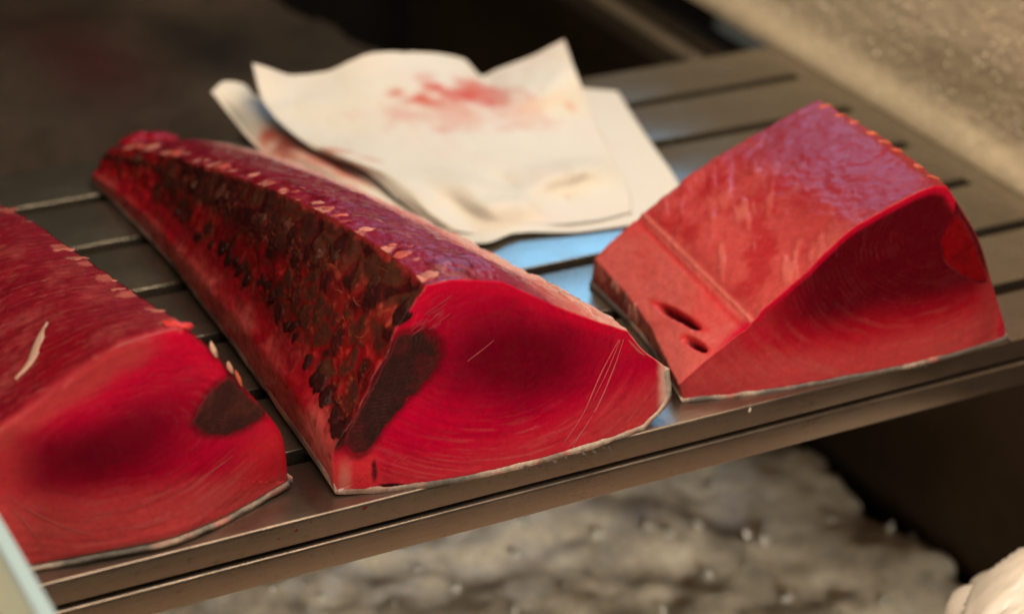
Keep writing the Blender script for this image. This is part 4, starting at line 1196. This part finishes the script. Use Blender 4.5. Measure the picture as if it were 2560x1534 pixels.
MAT_GRAIN = m
gp = []
for i in range(900):
    y = rng.uniform(-32, 14); z = 0.2 + abs(rng.gauss(0, 5.0)) % 18
    x = np.interp(z, [0.2, 0.6, 0.95, 1.35, 2.0, 3.0], [1.62, 1.8, 2.1, 2.4, 2.6, 2.63])
    gp.append(((x - 0.03, y, z), (-1, 0, 0)))
crystals('frost_grains', gp, MAT_GRAIN, (1, 1, 1), 0.04, 0.13, 5)
slab('bin_wall', 1.6, 4.0, -90, 46, -30, -2.8, MAT_BIN)
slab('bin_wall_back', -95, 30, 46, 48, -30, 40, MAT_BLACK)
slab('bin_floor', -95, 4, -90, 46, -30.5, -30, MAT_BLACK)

# side rail behind the shelf
rl = thing('side_rail', 'dim steel rail running back from the far right corner of the shelf', 'rail', (-1.5, 10, -2))
def box_along_y(name, x0, x1, z0, z1, y0, y1, mat, parent, r=0.15):
    pr = round_rect(x0, x1, z0, z1, r)
    n = len(pr)
    V = [(p[0], y, p[1]) for y in (y0, y1) for p in pr]
    F = grid_faces(2, n, True).tolist() + [tuple(range(n)), tuple(range(2 * n - 1, n - 1, -1))]
    o = mesh_obj(name, V, F, mat, parent)
    bm = bmesh.new(); bm.from_mesh(o.data); bmesh.ops.recalc_face_normals(bm, faces=bm.faces)
    for e in bm.edges:
        if len(e.link_faces) == 2 and e.calc_face_angle() > math.radians(40):
            e.smooth = False
    bm.to_mesh(o.data); bm.free()
    return o
MAT_RAIL = steel('rail_steel', (0.16, 0.125, 0.09), 0.5, metal=0.6)
box_along_y('bar', -2.3, -1.0, -3.0, -1.5, 0.4, 40, MAT_RAIL, rl)
box_along_y('flange', -1.0, 0.6, -3.0, -2.4, 0.4, 40, MAT_DIM, rl, 0.05)
for yy in (1.3, 2.9):
    blob('bolt', (-1.6, yy, -1.45), (0, 0, 1), (1, 0, 0), 0.35, 0.35, 0.3, MAT_RAIL, rl, (0.5, 0.5, 0.5), 5, var=0.05)

# ------------------------------------------------------------------ crushed ice
def ice_material(name, base, rough=0.25):
    m, nt, b, N, L = new_mat(name)
    n = noise_node(nt, 150, 5, 0.7)
    n2 = noise_node(nt, 25, 4, 0.6)
    f = mathn(nt, 'MULTIPLY', ramp(nt, n.outputs['Fac'], 0.25, 0.75, 0.7, 1.3), ramp(nt, n2.outputs['Fac'], 0.25, 0.75, 0.75, 1.25))
    at = N('ShaderNodeAttribute'); at.attribute_name = 'tint'
    L(mul_color(nt, at.outputs['Color'], f), b.inputs['Base Color'])
    bp = N('ShaderNodeBump'); bp.inputs['Strength'].default_value = 0.25; bp.inputs['Distance'].default_value = 0.002
    L(n.outputs['Fac'], bp.inputs['Height']); L(bp.outputs['Normal'], b.inputs['Normal'])
    setp(b, Roughness=rough, Subsurface_Weight=0.8, Subsurface_Radius=(1, 0.95, 0.85), Subsurface_Scale=0.012)
    return m

ICE_TOP = {}
def ice_bed(name, x0, x1, y0, y1, hfun, mat, step, seed, colfun):
    xs = np.arange(x0, x1, step); ys = np.arange(y0, y1, step)
    X, Y = np.meshgrid(xs, ys)
    P = np.column_stack([X.ravel(), Y.ravel(), np.zeros(X.size)])
    lump = fbm(P, 0.22, seed, 2) * 0.7 + fbm(P, 0.9, seed + 4, 3) * 0.24
    Z = hfun(P) + lump
    P[:, 2] = Z
    P[:, 0] += 0.25 * vnoise(P, 1.7, seed + 7); P[:, 1] += 0.25 * vnoise(P, 1.7, seed + 8)
    o = mesh_obj(name, P, grid_faces(len(ys), len(xs)), mat, None, colfun(P), smooth=True)
    o['kind'] = 'stuff'
    ICE_TOP[name] = P
    return o

ICE = np.array([0.74, 0.69, 0.58]); ICE_SHADED = np.array([0.044, 0.030, 0.020])  # the back heap's shade is put into its dark ice colour
MAT_ICE = ice_material('crushed_ice', None)
MAT_ICE_FAR = ice_material('crushed_ice_shaded', None, 0.9)
def h_front(P):
    edge = 0.2 + 0.9 * vnoise(P * [0, 1, 0], 0.35, 90) + 0.5 * vnoise(P, 0.8, 91)
    return -21.0 - 15 * sstep(0, 4.5, P[:, 0] - edge + 1.0) + 0.03 * (P[:, 1] + 30)
ice_bed('crushed_ice', -85, 1.4, -70, 0, h_front, MAT_ICE, 0.45, 21, lambda P: mixc(np.tile(ICE, (len(P), 1)), ICE * [0.95, 0.80, 0.78], sstep(-0.2, 0.3, fbm(P, 0.12, 95, 3) - (P[:, 1] + 32) * 0.04)))
P_ = ICE_TOP['crushed_ice']
keep = P_[P_[:, 2] > -23]
rng = random.Random(19)
m, nt, b, N, L = new_mat('clear_ice')
setp(b, Base_Color=(0.80, 0.80, 0.76, 1), Roughness=0.08, Transmission_Weight=0.55, IOR=1.31)
crystals('ice_shards', [(keep[rng.randrange(len(keep))] + [0, 0, 0.12], (0, 0, 1)) for _ in range(420)], m, (1, 1, 1), 0.15, 0.45, 6)
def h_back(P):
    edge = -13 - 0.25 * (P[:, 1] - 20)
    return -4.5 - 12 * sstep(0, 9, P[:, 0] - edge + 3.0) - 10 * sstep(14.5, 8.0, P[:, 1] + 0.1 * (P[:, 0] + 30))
ice_bed('crushed_ice', -95, -2, 4, 46, h_back, MAT_ICE_FAR, 0.6, 31, lambda P: mixc(np.tile(ICE_SHADED, (len(P), 1)) * np.clip(0.75 + 1.7 * fbm(P, 0.10, 97, 3), 0.15, 2)[:, None], np.array([0.045, 0.008, 0.007]), np.exp(-((P[:, 0] + 32) / 3.5) ** 2 - ((P[:, 1] - 23) / 7.0) ** 2)))

# ------------------------------------------------------------------ glass pane, plastic bag
m, nt, b, N, L = new_mat('frosted_glass')
gn = noise_node(nt, 30, 4, 0.6)
rgb = N('ShaderNodeRGB'); rgb.outputs[0].default_value = (0.80, 0.84, 0.74, 1)
L(mul_color(nt, rgb.outputs[0], ramp(nt, gn.outputs['Fac'], 0.3, 0.7, 0.92, 1.08)), b.inputs['Base Color'])
setp(b, Roughness=0.35, IOR=1.5)
tl = N('ShaderNodeBsdfTranslucent'); tl.inputs['Color'].default_value = (0.86, 0.90, 0.80, 1)
ms = N('ShaderNodeMixShader'); ms.inputs[0].default_value = 0.75
L(b.outputs[0], ms.inputs[1]); L(tl.outputs[0], ms.inputs[2])
L(ms.outputs[0], nt.nodes['Material Output'].inputs['Surface'])
MAT_GLASS = m
m, nt, b, N, L = new_mat('glass_edge')
setp(b, Base_Color=(0.55, 0.74, 0.80, 1), Roughness=0.2)
MAT_EDGE = m
g = thing('glass_pane', 'frosted pale glass pane with a light blue edge at the lower left corner', 'glass pane', (-55.2, -52, -5))
def yz_plate(name, x0, x1, y0, y1, z0, z1, mat, parent, r=0.06):
    return box_along_y(name, x0, x1, z0, z1, y0, y1, mat, parent, r)
yz_plate('pane', -55.5, -55.0, -72, -35.5, -26, 6.02, MAT_GLASS, g, 0.02)
yz_plate('edge_strip', -55.52, -54.98, -72, -35.5, 6.025, 6.4, MAT_EDGE, g, 0.12)

def bag():
    n, mm = 90, 60
    V = []
    for i in range(mm + 1):
        ph = -math.pi / 2 + math.pi * i / mm
        for k in range(n):
            th = 2 * math.pi * k / n
            V.append((math.cos(ph) * math.cos(th), math.cos(ph) * math.sin(th), math.sin(ph)))
    V = np.array(V)
    cre = np.abs(fbm(V * [1.0, 2.6, 1.0] + 3, 1.1, 55, 2))
    k = 1 + 0.10 * fbm(V, 1.1, 51, 3) - 0.16 * sstep(0.25, 0.0, cre)
    W = V * k[:, None] * [5.4, 4.6, 4.0]
    W = W + [-9.3, -40.4, -11.6]
    F = grid_faces(mm + 1, n, True).tolist()
    m, nt, b, N, L = new_mat('cloudy_plastic')
    nn = noise_node(nt, 60, 4, 0.6, (1, 4, 1))
    rgb = N('ShaderNodeRGB'); rgb.outputs[0].default_value = (0.86, 0.78, 0.70, 1)
    L(mul_color(nt, rgb.outputs[0], ramp(nt, nn.outputs['Fac'], 0.3, 0.7, 0.85, 1.1)), b.inputs['Base Color'])
    setp(b, Roughness=0.3, Subsurface_Weight=0.3, Subsurface_Radius=(1, 0.8, 0.6), Subsurface_Scale=0.01)
    o = mesh_obj('plastic_bag', W, F, m, None)
    return tag(o, 'pale creased plastic bag in the bottom right corner on the ice', 'bag')
bag()

MAT_BLOOD = flesh_material('blood', rough=0.25, sss=0.0, bump=0.1, coat=0.3, grain=300, contrast=0.2)
rng = random.Random(3)
for x, z, r, lb in ((-42.9, -0.42, 0.10, 'dark red blood spot low on the front lip between the left and middle blocks'),
                 (-42.3, -0.22, 0.06, 'smallest dark red blood spot near the top edge of the front lip'),
                 (-40.1, -0.2, 0.13, 'largest dark red blood spot on the front lip below the middle block'),
                 (-43.6, -0.6, 0.06, 'leftmost small blood spot on the front lip below the left block')):
    o = blob('blood_spot', (x, YF, z), (0, -1, 0), (1, 0, 0.25), r, r * 0.6, 0.02, MAT_BLOOD, None, (0.16, 0.004, 0.008), int(-x * 10), var=0.3, nl=12, nm=6)
    tag(o, lb, 'blood spot', 'blood spots on the front lip')
o = blob('meat_crumb', (-22.7, YF - 0.02, -0.18), (0, -1, 0), (0.2, 0, 1), 0.12, 0.06, 0.05, MAT_FAT, None, (0.60, 0.50, 0.42), 9, var=0.3)
tag(o, 'tiny pale crumb stuck on the front lip below the right block', 'crumb')
